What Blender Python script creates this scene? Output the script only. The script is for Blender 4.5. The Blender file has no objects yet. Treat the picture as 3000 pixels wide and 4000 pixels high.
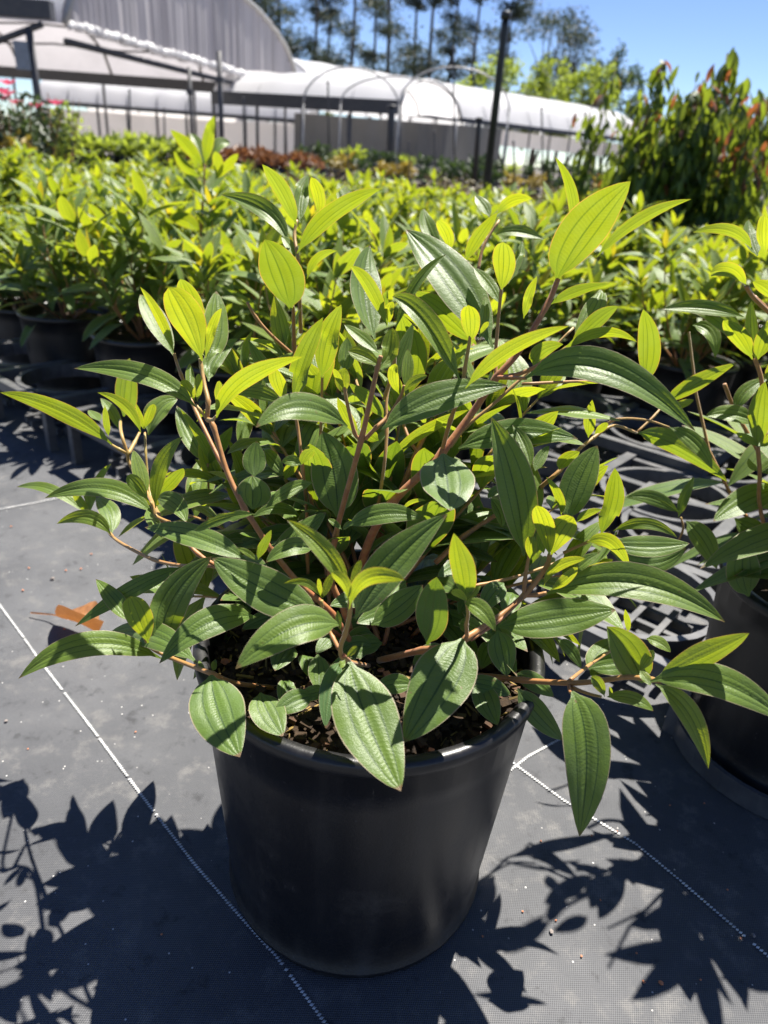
import bpy, bmesh, math, random
import numpy as np
from mathutils import Vector, Matrix
R = math.radians
S = bpy.context.scene
COL = S.collection
# ------------------------------------------------------------------ camera
CAM_H = 0.65; PITCH = R(26.63); ROLL = R(4.35); F = 2772.0
cp, sp, cr, sr = math.cos(PITCH), math.sin(PITCH), math.cos(ROLL), math.sin(ROLL)
AX = Vector((cr, sr*sp, sr*cp)); AU = Vector((-sr, cr*sp, cr*cp)); AF = Vector((0, cp, -sp))
EYE = Vector((0, 0, CAM_H))
cam = bpy.data.cameras.new('camera'); camo = bpy.data.objects.new('camera', cam); COL.objects.link(camo)
m = Matrix.Identity(4)
for i in range(3):
    m[i][0] = AX[i]; m[i][1] = AU[i]; m[i][2] = -AF[i]; m[i][3] = EYE[i]
camo.matrix_world = m
cam.sensor_fit = 'VERTICAL'; cam.sensor_height = 34.6; cam.lens = 34.6*F/4000.0
cam.clip_start = 0.02; cam.clip_end = 2000
cam.dof.use_dof = True; cam.dof.focus_distance = 0.58; cam.dof.aperture_fstop = 6.5
S.camera = camo
# ------------------------------------------------------------------ world, sun, exposure
SUN_AZ = R(27); SUN_EL = R(63)
w = bpy.data.worlds.new('World'); S.world = w; w.use_nodes = True
nt = w.node_tree; nt.nodes.clear()
sky = nt.nodes.new('ShaderNodeTexSky'); sky.sky_type = 'NISHITA'; sky.sun_disc = False
sky.sun_elevation = SUN_EL; sky.sun_rotation = SUN_AZ
sky.altitude = 2500; sky.air_density = 1.0; sky.dust_density = 0.0; sky.ozone_density = 3.0
hs = nt.nodes.new('ShaderNodeHueSaturation'); hs.inputs['Saturation'].default_value = 1.08; hs.inputs['Hue'].default_value = 0.512
bg = nt.nodes.new('ShaderNodeBackground'); bg.inputs['Strength'].default_value = 0.046
wo = nt.nodes.new('ShaderNodeOutputWorld')
nt.links.new(sky.outputs[0], hs.inputs['Color']); nt.links.new(hs.outputs[0], bg.inputs['Color']); nt.links.new(bg.outputs[0], wo.inputs['Surface'])
sun = bpy.data.lights.new('sun', 'SUN'); sun.energy = 4.0; sun.angle = R(0.5); sun.color = (1.0, 0.95, 0.87)
suno = bpy.data.objects.new('sun', sun); COL.objects.link(suno)
SUN = Vector((math.sin(SUN_AZ)*math.cos(SUN_EL), math.cos(SUN_AZ)*math.cos(SUN_EL), math.sin(SUN_EL)))
suno.rotation_euler = SUN.to_track_quat('Z', 'Y').to_euler()
S.view_settings.view_transform = 'Standard'; S.view_settings.look = 'None'
S.view_settings.exposure = 1.76; S.view_settings.gamma = 1.0; S.view_settings.use_curve_mapping = False
S.render.engine = 'CYCLES'
S.cycles.use_denoising = True
S.cycles.max_bounces = 8; S.cycles.transmission_bounces = 6; S.cycles.transparent_max_bounces = 8

# ------------------------------------------------------------------ helpers
def ray(px, py):
    return AX*((px-1500)/F) + AU*(-(py-2000)/F) + AF
def P(px, py, y):                 # the point seen at photo pixel (px, py), y metres ahead
    d = ray(px, py); return EYE + d*(y/d.y)
def Pz(px, py, z):                # the point seen at a pixel on the level z
    d = ray(px, py); return EYE + d*((z-CAM_H)/d.z)
def tag(o, label=None, cat=None, group=None, kind=None):
    if label: o['label'] = label
    if cat: o['category'] = cat
    if group: o['group'] = group
    if kind: o['kind'] = kind
    return o
def empty(name, loc=(0, 0, 0), rz=0.0):
    o = bpy.data.objects.new(name, None); COL.objects.link(o); o.location = loc; o.rotation_euler = (0, 0, rz)
    o.empty_display_size = 0.05
    return o
def add(name, me, parent=None, loc=None):
    o = bpy.data.objects.new(name, me); COL.objects.link(o)
    if parent: o.parent = parent
    if loc is not None: o.location = loc
    return o
def copy_tree(o, parent=None):
    c = o.copy(); COL.objects.link(c)
    if parent: c.parent = parent
    for ch in list(o.children): copy_tree(ch, c)
    return c
class MB:
    """collects vertices, faces, uvs and one float attribute"""
    def __init__(s): s.v = []; s.f = []; s.uv = []; s.a = []; s.smooth = True
    def add(s, vs, fs, uv=None, age=0.0):
        k = len(s.v); s.v += [tuple(p) for p in vs]; s.f += [tuple(i+k for i in f) for f in fs]
        s.uv += (uv if uv else [(0.5, 0.5)]*len(vs)); s.a += ([age]*len(vs) if not isinstance(age, list) else age)
    def tube(s, pts, rad, n=7, age=0.0, caps=True):
        pts = [Vector(p) for p in pts]; N = len(pts)
        if not isinstance(rad, (list, tuple)): rad = [rad]*N
        ages = age if isinstance(age, list) else [age]*N
        t0 = (pts[1]-pts[0]).normalized(); up = Vector((0, 0, 1)) if abs(t0.z) < 0.9 else Vector((1, 0, 0))
        x = t0.cross(up).normalized(); vs = []; aa = []; uv = []
        for i in range(N):
            t = (pts[min(i+1, N-1)]-pts[max(i-1, 0)]).normalized()
            x = (x - t*x.dot(t)).normalized(); y = t.cross(x)
            for k in range(n):
                a = 2*math.pi*k/n; vs.append(pts[i] + (x*math.cos(a)+y*math.sin(a))*rad[i]); aa.append(ages[i]); uv.append((k/n, i/(N-1)))
        fs = [(i*n+k, i*n+(k+1) % n, (i+1)*n+(k+1) % n, (i+1)*n+k) for i in range(N-1) for k in range(n)]
        if caps: fs += [tuple(range(n-1, -1, -1)), tuple((N-1)*n+k for k in range(n))]
        s.add(vs, fs, uv, aa)
    def box(s, c, size, rz=0.0, axes=None, age=0.0):
        c = Vector(c); hx, hy, hz = size[0]/2, size[1]/2, size[2]/2
        if axes: X, Y, Z = axes
        else: X = Vector((math.cos(rz), math.sin(rz), 0)); Y = Vector((-math.sin(rz), math.cos(rz), 0)); Z = Vector((0, 0, 1))
        vs = [c + X*(a*hx)+Y*(b*hy)+Z*(d*hz) for a in (-1, 1) for b in (-1, 1) for d in (-1, 1)]
        s.add(vs, [(0, 1, 3, 2), (4, 6, 7, 5), (0, 4, 5, 1), (2, 3, 7, 6), (0, 2, 6, 4), (1, 5, 7, 3)], None, age)
    def lathe(s, prof, n=48, c=(0, 0, 0), age=0.0, closed=False):
        vs = [(c[0]+r*math.cos(2*math.pi*k/n), c[1]+r*math.sin(2*math.pi*k/n), c[2]+z) for r, z in prof for k in range(n)]
        m_ = len(prof)
        fs = [(i*n+k, i*n+(k+1) % n, (i+1)*n+(k+1) % n, (i+1)*n+k) for i in range(m_-1) for k in range(n)]
        if closed: fs += [((m_-1)*n+k, (m_-1)*n+(k+1) % n, (k+1) % n, k) for k in range(n)]
        s.add(vs, fs, None, age)
    def mesh(s, name, mat, smooth=None):
        me = bpy.data.meshes.new(name); me.from_pydata(s.v, [], s.f)
        uvl = me.uv_layers.new(name='UVMap')
        li = np.zeros(len(me.loops), dtype=np.int32); me.loops.foreach_get('vertex_index', li)
        uvl.data.foreach_set('uv', np.array(s.uv, dtype=np.float32)[li].ravel())
        at = me.attributes.new('age', 'FLOAT', 'POINT'); at.data.foreach_set('value', np.array(s.a, dtype=np.float32))
        sm = s.smooth if smooth is None else smooth
        me.polygons.foreach_set('use_smooth', [sm]*len(me.polygons))
        for mm in (mat if isinstance(mat, (list, tuple)) else [mat]): me.materials.append(mm)
        me.update(); return me
    def build(s, name, mat, parent=None, smooth=None):
        return add(name, s.mesh(name, mat, smooth), parent)

# ------------------------------------------------------------------ materials
def newmat(name):
    mt = bpy.data.materials.new(name); mt.use_nodes = True; n = mt.node_tree; n.nodes.clear(); return mt, n
class NT:
    def __init__(s, n): s.n = n
    def __call__(s, typ, ins=None, **kw):
        nd = s.n.nodes.new(typ)
        for k, v in kw.items(): setattr(nd, k, v)
        if ins:
            for k, v in ins.items():
                if hasattr(v, 'node') or hasattr(v, 'is_linked'): s.n.links.new(v, nd.inputs[k])
                else: nd.inputs[k].default_value = v
        return nd
    def math(s, op, a, b=0.0, c=None, clamp=False):
        d = {0: a, 1: b}
        if c is not None: d[2] = c
        return s('ShaderNodeMath', d, operation=op, use_clamp=clamp).outputs[0]
    def mix(s, fac, a, b, mode='MIX'):
        nd = s('ShaderNodeMix', None, data_type='RGBA', blend_type=mode)
        for i, v in ((0, fac), (6, a), (7, b)):
            if hasattr(v, 'is_linked'): s.n.links.new(v, nd.inputs[i])
            else: nd.inputs[i].default_value = v if i == 0 else (tuple(v)+(1,))[:4]
        return nd.outputs[2]
    def smooth(s, x, lo, hi):
        return s('ShaderNodeMapRange', {0: x, 1: lo, 2: hi, 3: 0.0, 4: 1.0}, interpolation_type='SMOOTHSTEP').outputs[0]
    def noise(s, scale, detail=3, rough=0.55, vec=None):
        d = {'Scale': scale, 'Detail': detail, 'Roughness': rough}
        if vec is not None: d['Vector'] = vec
        return s('ShaderNodeTexNoise', d).outputs[0]

def leaf_material(name, hue=0.0):
    mt, n = newmat(name); g = NT(n)
    uv = g('ShaderNodeUVMap'); uv.uv_map = 'UVMap'
    sep = g('ShaderNodeSeparateXYZ', {0: uv.outputs[0]})
    u = g.math('SUBTRACT', g.math('MULTIPLY', sep.outputs[0], 2.0), 1.0); v = sep.outputs[1]
    au = g.math('ABSOLUTE', u)
    age = g('ShaderNodeAttribute', None, attribute_name='age').outputs['Fac']
    geo = g('ShaderNodeNewGeometry'); back = geo.outputs['Backfacing']
    tc = g('ShaderNodeTexCoord')
    ns = g.noise(60.0, 3, 0.6, tc.outputs['Object'])
    nb = g.noise(900.0, 2, 0.6, tc.outputs['Object'])
    # veins: the midrib and two pairs of curved side veins
    def line(c, wd): return g.math('SUBTRACT', 1.0, g.smooth(g.math('ABSOLUTE', g.math('SUBTRACT', au, c)), wd*0.35, wd), clamp=True)
    ve = g.math('MAXIMUM', line(0.0, 0.05), g.math('MULTIPLY', line(0.46, 0.05), 0.8))
    edge = g.smooth(au, 0.945, 0.985)
    # cross veins (quilting)
    ph = g.math('ADD', g.math('MULTIPLY', v, 210.0), g.math('MULTIPLY', au, -16.0))
    ph = g.math('ADD', ph, g.math('MULTIPLY', ns, 6.0))
    cross = g.math('SINE', ph)
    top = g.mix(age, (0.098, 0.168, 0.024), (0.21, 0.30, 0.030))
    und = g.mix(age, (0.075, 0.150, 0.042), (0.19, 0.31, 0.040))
    base = g.mix(back, top, und)
    base = g.mix(g.math('MULTIPLY', g.smooth(ns, 0.35, 0.7), 0.35), base, (0.10, 0.15, 0.07))
    base = g.mix(g.math('MULTIPLY', ve, 0.8), base, g.mix(back, (0.022, 0.060, 0.012), (0.13, 0.17, 0.05)))
    base = g.mix(g.math('MULTIPLY', edge, 0.7), base, (0.42, 0.33, 0.24))
    orange = g.smooth(age, 0.955, 1.0)
    base = g.mix(g.math('MULTIPLY', orange, 0.5), base, (0.36, 0.22, 0.03))
    spot = g.math('MULTIPLY', g.smooth(g.noise(170.0, 2, 0.5, tc.outputs['Object']), 0.73, 0.77), 0.8)
    base = g.mix(spot, base, (0.16, 0.11, 0.05))
    tipb = g.math('MULTIPLY', g.smooth(g.math('ADD', v, g.math('MULTIPLY', ns, 0.06)), 0.985, 1.01), 0.8)
    base = g.mix(tipb, base, (0.17, 0.075, 0.04))
    tr = g.mix(age, (0.20, 0.30, 0.008), (0.45, 0.47, 0.008))
    tr = g.mix(g.math('MULTIPLY', orange, 0.55), tr, (0.62, 0.38, 0.012))
    tr = g.mix(g.math('MULTIPLY', g.smooth(ns, 0.35, 0.7), 0.25), tr, (0.34, 0.46, 0.05))
    tr = g.mix(g.math('MULTIPLY', ve, 0.8), tr, (0.09, 0.17, 0.004))
    tr = g.mix(g.math('MULTIPLY', g.smooth(v, 0.35, 0.03), 0.45), tr, (0.13, 0.22, 0.010))  # blade base painted darker, standing in for shadow lobes on backlit leaves
    tr = g.mix(g.math('MULTIPLY', g.smooth(cross, 0.8, 1.0), 0.10), tr, (0.75, 0.85, 0.12))
    tr = g.mix(g.math('MULTIPLY', edge, 0.7), tr, (0.75, 0.36, 0.05))
    hgt = g.math('ADD', g.math('MULTIPLY', cross, g.math('MULTIPLY', g.smooth(au, 0.5, 0.25), 0.12)), g.math('ADD', g.math('MULTIPLY', nb, 0.9), g.math('MULTIPLY', g.noise(260.0, 3, 0.6, tc.outputs['Object']), 1.1)))
    bump = g('ShaderNodeBump', {'Strength': 0.35, 'Distance': 0.0008, 'Height': hgt})
    pr = g('ShaderNodeBsdfPrincipled', {'Base Color': base, 'Roughness': 0.44, 'Normal': bump.outputs[0]})
    pr.inputs['Specular IOR Level'].default_value = 0.45
    pr.inputs['Sheen Weight'].default_value = 0.16; pr.inputs['Sheen Roughness'].default_value = 0.5
    pr.inputs['Sheen Tint'].default_value = (0.9, 1.0, 0.75, 1)
    tl = g('ShaderNodeBsdfTranslucent', {'Color': tr, 'Normal': bump.outputs[0]})
    fac = g.math('ADD', 0.32, g.math('MULTIPLY', age, 0.24))
    ms = g('ShaderNodeMixShader', {0: fac, 1: pr.outputs[0], 2: tl.outputs[0]})
    out = g('ShaderNodeOutputMaterial'); n.links.new(ms.outputs[0], out.inputs[0])
    return mt
def simple(name, col, rough=0.6, spec=0.4, var=0.0, vscale=20, col2=None, transl=0.0, bump=0.0, bscale=200, metal=0.0, tcol=None):
    mt, n = newmat(name); g = NT(n); tc = g('ShaderNodeTexCoord')
    c = tuple(col)+(1,)
    if var:
        nz = g.noise(vscale, 4, 0.6, tc.outputs['Object'])
        c = g.mix(g.math('MULTIPLY', g.smooth(nz, 0.35, 0.68), var), col, col2 if col2 else tuple(x*0.5 for x in col))
    pr = g('ShaderNodeBsdfPrincipled', {'Base Color': c, 'Roughness': rough, 'Metallic': metal})
    pr.inputs['Specular IOR Level'].default_value = spec
    if bump:
        b = g('ShaderNodeBump', {'Strength': bump, 'Distance': 0.002, 'Height': g.noise(bscale, 4, 0.6, tc.outputs['Object'])})
        n.links.new(b.outputs[0], pr.inputs['Normal'])
    sh = pr.outputs[0]
    if transl:
        tl = g('ShaderNodeBsdfTranslucent', {'Color': (tuple(tcol)+(1,)) if tcol else c})
        sh = g('ShaderNodeMixShader', {0: transl, 1: sh, 2: tl.outputs[0]}).outputs[0]
    out = g('ShaderNodeOutputMaterial'); n.links.new(sh, out.inputs[0]); return mt
def stem_material():
    mt, n = newmat('stem_bark'); g = NT(n); tc = g('ShaderNodeTexCoord')
    age = g('ShaderNodeAttribute', None, attribute_name='age').outputs['Fac']
    nz = g.noise(160, 4, 0.6, tc.outputs['Object'])
    uv = g('ShaderNodeUVMap'); uv.uv_map = 'UVMap'
    a = g.mix(age, (0.30, 0.085, 0.030), (0.32, 0.25, 0.05))
    a = g.mix(g.math('MULTIPLY', g.smooth(nz, 0.4, 0.65), 0.6), a, (0.40, 0.19, 0.05))
    pr = g('ShaderNodeBsdfPrincipled', {'Base Color': a, 'Roughness': 0.5})
    pr.inputs['Sheen Weight'].default_value = 0.2
    b = g('ShaderNodeBump', {'Strength': 0.4, 'Distance': 0.0006, 'Height': nz}); n.links.new(b.outputs[0], pr.inputs['Normal'])
    out = g('ShaderNodeOutputMaterial'); n.links.new(pr.outputs[0], out.inputs[0]); return mt
def pot_material():
    mt, n = newmat('black_pot_plastic'); g = NT(n); tc = g('ShaderNodeTexCoord'); o = tc.outputs['Object']
    st = g('ShaderNodeMapping', {'Vector': o, 'Scale': (30, 30, 4)})
    streak = g.noise(1.0, 5, 0.65, st.outputs[0]); dust = g.noise(14, 5, 0.7, o); fine = g.noise(420, 3, 0.7, o)
    scr = g.noise(1.0, 3, 0.8, g('ShaderNodeMapping', {'Vector': o, 'Rotation': (.4, .3, .2), 'Scale': (260, 30, 40)}).outputs[0])
    f = g.math('MULTIPLY', g.smooth(streak, 0.42, 0.75), 0.22)
    f = g.math('ADD', f, g.math('MULTIPLY', g.math('MULTIPLY', g.smooth(scr, 0.66, 0.74), g.smooth(dust, 0.42, 0.6)), 0.7))
    vsp = g('ShaderNodeTexVoronoi', {'Vector': o, 'Scale': 150.0}); f = g.math('ADD', f, g.math('MULTIPLY', g.math('MULTIPLY', g.smooth(vsp.outputs['Distance'], 0.16, 0.06), g.smooth(g('ShaderNodeSeparateXYZ', {0: vsp.outputs['Color']}).outputs[0], 0.90, 0.93)), 0.9))
    f = g.math('ADD', f, g.math('MULTIPLY', g.smooth(dust, 0.5, 0.75), 0.35))
    f = g.math('ADD', f, g.math('MULTIPLY', g.smooth(fine, 0.66, 0.72), 0.35))
    z = g('ShaderNodeSeparateXYZ', {0: o}).outputs[2]
    f = g.math('ADD', f, g.math('MULTIPLY', g.smooth(g.math('ADD', z, g.math('MULTIPLY', dust, 0.05)), 0.045, 0.012), 0.35), clamp=True)
    c = g.mix(f, (0.0105, 0.0102, 0.011), (0.055, 0.053, 0.051))
    ro = g.math('ADD', 0.33, g.math('MULTIPLY', f, 0.4))
    b = g('ShaderNodeBump', {'Strength': 0.15, 'Distance': 0.001, 'Height': fine})
    pr = g('ShaderNodeBsdfPrincipled', {'Base Color': c, 'Roughness': ro, 'Normal': b.outputs[0]}); pr.inputs['Specular IOR Level'].default_value = 0.5
    out = g('ShaderNodeOutputMaterial'); n.links.new(pr.outputs[0], out.inputs[0]); return mt
def mat_material():
    mt, n = newmat('woven_weed_mat'); g = NT(n); tc = g('ShaderNodeTexCoord'); o = tc.outputs['Object']
    mp = g('ShaderNodeMapping', {'Vector': o, 'Rotation': (0, 0, R(-39))})
    s_ = g('ShaderNodeSeparateXYZ', {0: mp.outputs[0]})
    wx = g.math('SINE', g.math('MULTIPLY', s_.outputs[0], 2*math.pi/0.0030)); wy = g.math('SINE', g.math('MULTIPLY', s_.outputs[1], 2*math.pi/0.0022))
    weave = g.math('MULTIPLY', wx, wy)
    big = g.noise(3.0, 5, 0.6, o); mid = g.noise(26.0, 5, 0.7, o); fine = g.noise(700.0, 2, 0.6, o)
    c = g.mix(g.smooth(big, 0.35, 0.68), (0.072, 0.074, 0.079), (0.122, 0.124, 0.129))
    c = g.mix(g.math('MULTIPLY', g.smooth(mid, 0.50, 0.72), 0.7), c, (0.185, 0.178, 0.168))
    c = g.mix(g.math('MULTIPLY', g.smooth(mid, 0.44, 0.28), 0.75), c, (0.024, 0.024, 0.026))
    blot = g.noise(55.0, 4, 0.75, o)
    c = g.mix(g.math('MULTIPLY', g.smooth(blot, 0.60, 0.72), 0.55), c, (0.030, 0.028, 0.027))
    c = g.mix(g.math('MULTIPLY', g.smooth(weave, -0.3, 0.6), 0.72), c, (0.024, 0.025, 0.028))
    vo = g('ShaderNodeTexVoronoi', {'Vector': o, 'Scale': 210.0}); vd = vo.outputs['Distance']; vc = g('ShaderNodeSeparateXYZ', {0: vo.outputs['Color']})
    sp_ = g.math('MULTIPLY', g.smooth(vd, 0.24, 0.14), g.smooth(vc.outputs[0], 0.972, 0.985))
    c = g.mix(sp_, c, (0.50, 0.48, 0.45))
    hgt = g.math('ADD', g.math('MULTIPLY', weave, 0.5), g.math('MULTIPLY', fine, 0.6))
    b = g('ShaderNodeBump', {'Strength': 0.5, 'Distance': 0.0007, 'Height': hgt})
    b2 = g('ShaderNodeBump', {'Strength': 0.5, 'Distance': 0.006, 'Height': g.noise(9.0, 3, 0.5, o), 'Normal': b.outputs[0]})
    pr = g('ShaderNodeBsdfPrincipled', {'Base Color': c, 'Roughness': 0.66, 'Normal': b2.outputs[0]}); pr.inputs['Specular IOR Level'].default_value = 0.3
    out = g('ShaderNodeOutputMaterial'); n.links.new(pr.outputs[0], out.inputs[0]); return mt
def sheet_material(name, col, tcol, tf, stain=0.3, axis=(3, 3, 0.25)):
    mt, n = newmat(name); g = NT(n); tc = g('ShaderNodeTexCoord')
    mp = g('ShaderNodeMapping', {'Vector': tc.outputs['Object'], 'Scale': axis})
    nz = g.noise(1.0, 5, 0.65, mp.outputs[0]); f = g.math('MULTIPLY', g.smooth(nz, 0.42, 0.7), stain)
    c = g.mix(f, col, tuple(x*0.55 for x in col)); t = g.mix(f, tcol, tuple(x*0.6 for x in tcol))
    pr = g('ShaderNodeBsdfPrincipled', {'Base Color': c, 'Roughness': 0.4}); tl = g('ShaderNodeBsdfTranslucent', {'Color': t})
    ms = g('ShaderNodeMixShader', {0: tf, 1: pr.outputs[0], 2: tl.outputs[0]})
    out = g('ShaderNodeOutputMaterial'); n.links.new(ms.outputs[0], out.inputs[0]); return mt

M = dict(
    leaf=leaf_material('fuzzy_green_leaf'), stem=stem_material(), pot=pot_material(), mat=mat_material(),
    soil=simple('potting_mix', (0.020, 0.014, 0.010), 0.9, 0.2, 0.7, 90, (0.07, 0.045, 0.025), bump=1.0, bscale=160),
    bark=simple('bark_chips', (0.085, 0.042, 0.020), 0.8, 0.3, 0.8, 60, (0.04, 0.025, 0.015), bump=0.5, bscale=200),
    straw=simple('straw_fibre', (0.24, 0.16, 0.040), 0.7, 0.3, 0.8, 30, (0.05, 0.035, 0.015)),
    chip=simple('clay_chip', (0.50, 0.20, 0.10), 0.7, 0.3, 0.5, 300, (0.30, 0.10, 0.05)),
    chip2=simple('grey_chip', (0.22, 0.19, 0.17), 0.7, 0.3, 0.5, 300),
    thread=simple('white_thread', (0.62, 0.62, 0.60), 0.5, 0.4, 0.55, 40, (0.22, 0.22, 0.22)),
    tray=simple('grey_black_tray_plastic', (0.060, 0.061, 0.066), 0.38, 0.6, 0.7, 25, (0.13, 0.128, 0.125)),
    dry=simple('dry_leaf', (0.40, 0.19, 0.075), 0.6, 0.3, 0.7, 60, (0.20, 0.09, 0.04), transl=0.25, tcol=(0.45, 0.17, 0.04)),
    steel=simple('weathered_steel', (0.055, 0.055, 0.06), 0.55, 0.5, 0.5, 8, (0.09, 0.085, 0.08)),
    galv=simple('galvanised_pipe', (0.42, 0.41, 0.39), 0.45, 0.5, 0.3, 6),
    black=simple('black_stake', (0.012, 0.012, 0.013), 0.45, 0.5, 0.3, 30, (0.03, 0.03, 0.03)),
    film=sheet_material('white_roof_film', (0.80, 0.80, 0.81), (0.80, 0.79, 0.80), 0.5, 0.15, (0.8, 0.8, 0.8)),
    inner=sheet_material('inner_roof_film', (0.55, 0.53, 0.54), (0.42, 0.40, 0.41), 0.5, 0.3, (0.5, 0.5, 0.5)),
    shade=sheet_material('painted_shade_film', (0.13, 0.125, 0.125), (0.10, 0.10, 0.10), 0.3, 0.5, (0.9, 0.9, 0.3)),  # shade under the short roof is put into this dark colour
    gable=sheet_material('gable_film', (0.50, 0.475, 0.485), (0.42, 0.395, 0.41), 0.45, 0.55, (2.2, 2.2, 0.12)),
    wall=sheet_material('side_wall_film', (0.80, 0.76, 0.73), (0.90, 0.85, 0.81), 0.68, 0.25, (0.7, 0.7, 0.25)),
    bench=simple('bench_dark', (0.025, 0.022, 0.022), 0.7, 0.3, 0.4, 4, (0.06, 0.05, 0.045)),
    ground=simple('dark_gravel', (0.075, 0.068, 0.062), 0.9, 0.2, 0.8, 1.2, (0.14, 0.12, 0.10), bump=0.5, bscale=40),
    box=simple('grey_plastic_box', (0.25, 0.28, 0.31), 0.5, 0.4, 0.3, 10),
)
def foliage_mat(name, a, b, tr, tf=0.35, scale=3.0, rough=0.55):
    mt, n = newmat(name); g = NT(n); tc = g('ShaderNodeTexCoord')
    age = g('ShaderNodeAttribute', None, attribute_name='age').outputs['Fac']
    c = g.mix(age, a, b); pr = g('ShaderNodeBsdfPrincipled', {'Base Color': c, 'Roughness': rough})
    t = g.mix(age, tuple(x*0.7 for x in tr), tr)
    tl = g('ShaderNodeBsdfTranslucent', {'Color': t}); ms = g('ShaderNodeMixShader', {0: tf, 1: pr.outputs[0], 2: tl.outputs[0]})
    out = g('ShaderNodeOutputMaterial'); n.links.new(ms.outputs[0], out.inputs[0]); return mt
M['gum'] = foliage_mat('gum_foliage', (0.026, 0.040, 0.028), (0.060, 0.075, 0.045), (0.08, 0.11, 0.05), 0.25)
M['bush'] = foliage_mat('yellow_bush', (0.06, 0.10, 0.02), (0.16, 0.21, 0.035), (0.46, 0.56, 0.05), 0.5)
M['dark'] = foliage_mat('dark_bush', (0.020, 0.040, 0.016), (0.055, 0.085, 0.028), (0.09, 0.15, 0.03), 0.25)
M['droop'] = foliage_mat('drooping_leaf', (0.040, 0.085, 0.022), (0.14, 0.19, 0.03), (0.28, 0.36, 0.025), 0.42, rough=0.5)
M['redleaf'] = foliage_mat('red_new_leaf', (0.20, 0.06, 0.03), (0.28, 0.12, 0.04), (0.42, 0.13, 0.04), 0.36, rough=0.35)
M['trunk'] = simple('grey_bark', (0.12, 0.10, 0.085), 0.85, 0.2, 0.5, 4, (0.06, 0.05, 0.04))
M['petal'] = simple('pink_petal', (0.62, 0.07, 0.16), 0.6, 0.3, 0.3, 30, (0.70, 0.20, 0.26), transl=0.3, tcol=(0.7, 0.12, 0.2))
M['orange'] = foliage_mat('orange_foliage', (0.16, 0.070, 0.035), (0.24, 0.12, 0.05), (0.30, 0.12, 0.04), 0.3)
M['brownf'] = foliage_mat('brown_foliage', (0.10, 0.075, 0.045), (0.17, 0.14, 0.06), (0.16, 0.14, 0.05), 0.25)
M['yellowf'] = foliage_mat('yellow_foliage', (0.28, 0.20, 0.03), (0.36, 0.28, 0.04), (0.45, 0.33, 0.04), 0.3)
# ------------------------------------------------------------------ ground
def sheet(name, x0, x1, y0, y1, nx, ny, z, mat, bumpy=0.0, seed=1):
    rng = np.random.default_rng(seed); b = MB(); vs = []; fs = []
    ph = rng.uniform(0, 6.28, 8); fx = rng.uniform(-9, 9, 8); fy = rng.uniform(-9, 9, 8)
    for j in range(ny+1):
        for i in range(nx+1):
            x = x0+(x1-x0)*i/nx; y = y0+(y1-y0)*j/ny
            dz = bumpy*sum(math.sin(fx[k]*x+fy[k]*y+ph[k]) for k in range(8))/8 if bumpy else 0
            vs.append((x, y, z+dz))
    for j in range(ny):
        for i in range(nx): a = j*(nx+1)+i; fs.append((a, a+1, a+nx+2, a+nx+1))
    b.add(vs, fs); o = b.build(name, mat); tag(o, kind='structure'); return o
ground = sheet('ground', -900, 900, -60, 1700, 4, 4, -0.012, M['ground'])
weedmat = sheet('weed_mat', -6.0, 6.0, -1.0, 7.2, 120, 82, 0.0, M['mat'], 0.0012, 3)
weedmat['label'] = 'dark grey woven weed mat with white stitched lines'
# ------------------------------------------------------------------ leaves
US = [-1, -.80, -.56, -.46, -.36, -.16, 0, .16, .36, .46, .56, .80, 1]
def leaf_profile(v, p, q):
    if v <= 0 or v >= 1: return 0.0
    k = (p/(p+q))**p * (q/(p+q))**q
    return (v**p)*((1-v)**q)/k
def leaf_geom(mb, spine, norms, W, fold, age, nv=15, us=US, p=.62, q=.86, petiole=.05, wave=0.0, camber=.12, ph=0.0, jag=0.0, rng=None):
    """spine: function v->point, norms: function v->top normal"""
    vs = []; uv = []; n = len(us)
    for j in range(nv+1):
        v = j/nv; c = spine(v); t = (spine(min(1, v+.02))-spine(max(0, v-.02))).normalized()
        N = norms(v); N = (N - t*N.dot(t)).normalized(); X = t.cross(N).normalized()
        vv = max(0.0, (v-petiole)/(1-petiole))
        w = max(leaf_profile(vv, p, q)*W*.5, W*.026 if v < .5 else W*.004)
        cf, sf = math.cos(fold), math.sin(fold)
        for u in us:
            a = abs(u); off = a*w
            ww = off*cf; hh = off*sf - camber*w*a*a
            g = -.020*W*math.exp(-((a-.46)/.07)**2)*min(1, vv*6)*(1-vv)**.3 - .040*W*math.exp(-(a/.09)**2)*min(1, vv*8)*(1-vv)**.3
            hh += g + wave*w*a*a*math.sin(v*11+ph+(2.1 if u > 0 else 0))
            jj = 1.0
            if jag and a == 1: jj = 1+jag*(rng.random()-.5)
            vs.append(c + X*(math.copysign(ww, u)*jj) + N*hh); uv.append((u*.5+.5, v))
    fs = [(j*n+i, j*n+i+1, (j+1)*n+i+1, (j+1)*n+i) for j in range(nv) for i in range(n-1)]
    mb.add(vs, fs, uv, age)
KIND = {  # side of the leaf that faces the lens, tilt of that side upwards, age, fold
    'T': (1, 22, .14, 14), 'D': (1, 8, .10, 9), 'P': (1, 34, .30, 18), 'L': (1, 24, .45, 15), 'S': (1, 14, .04, 12),
    'B': (-1, -30, .66, 14), 'G': (-1, -28, .38, 12), 'Y': (-1, -26, .90, 14), 'E': (-1, -45, .55, 12), 'F': (1, 30, .2, 34), 'V': (1, 10, .65, 16)}
hrng = random.Random(5)
def HD(px, py, y):      # spread of the crown in depth: rear shoots stand well behind the pot's centre
    y2 = .488+(y-.47)*(1.6 if y > .47 else 1.0)
    return y2+.10*min(1, max(0, (950-px)/550))*min(1, max(0, (2330-py)/300))
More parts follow.
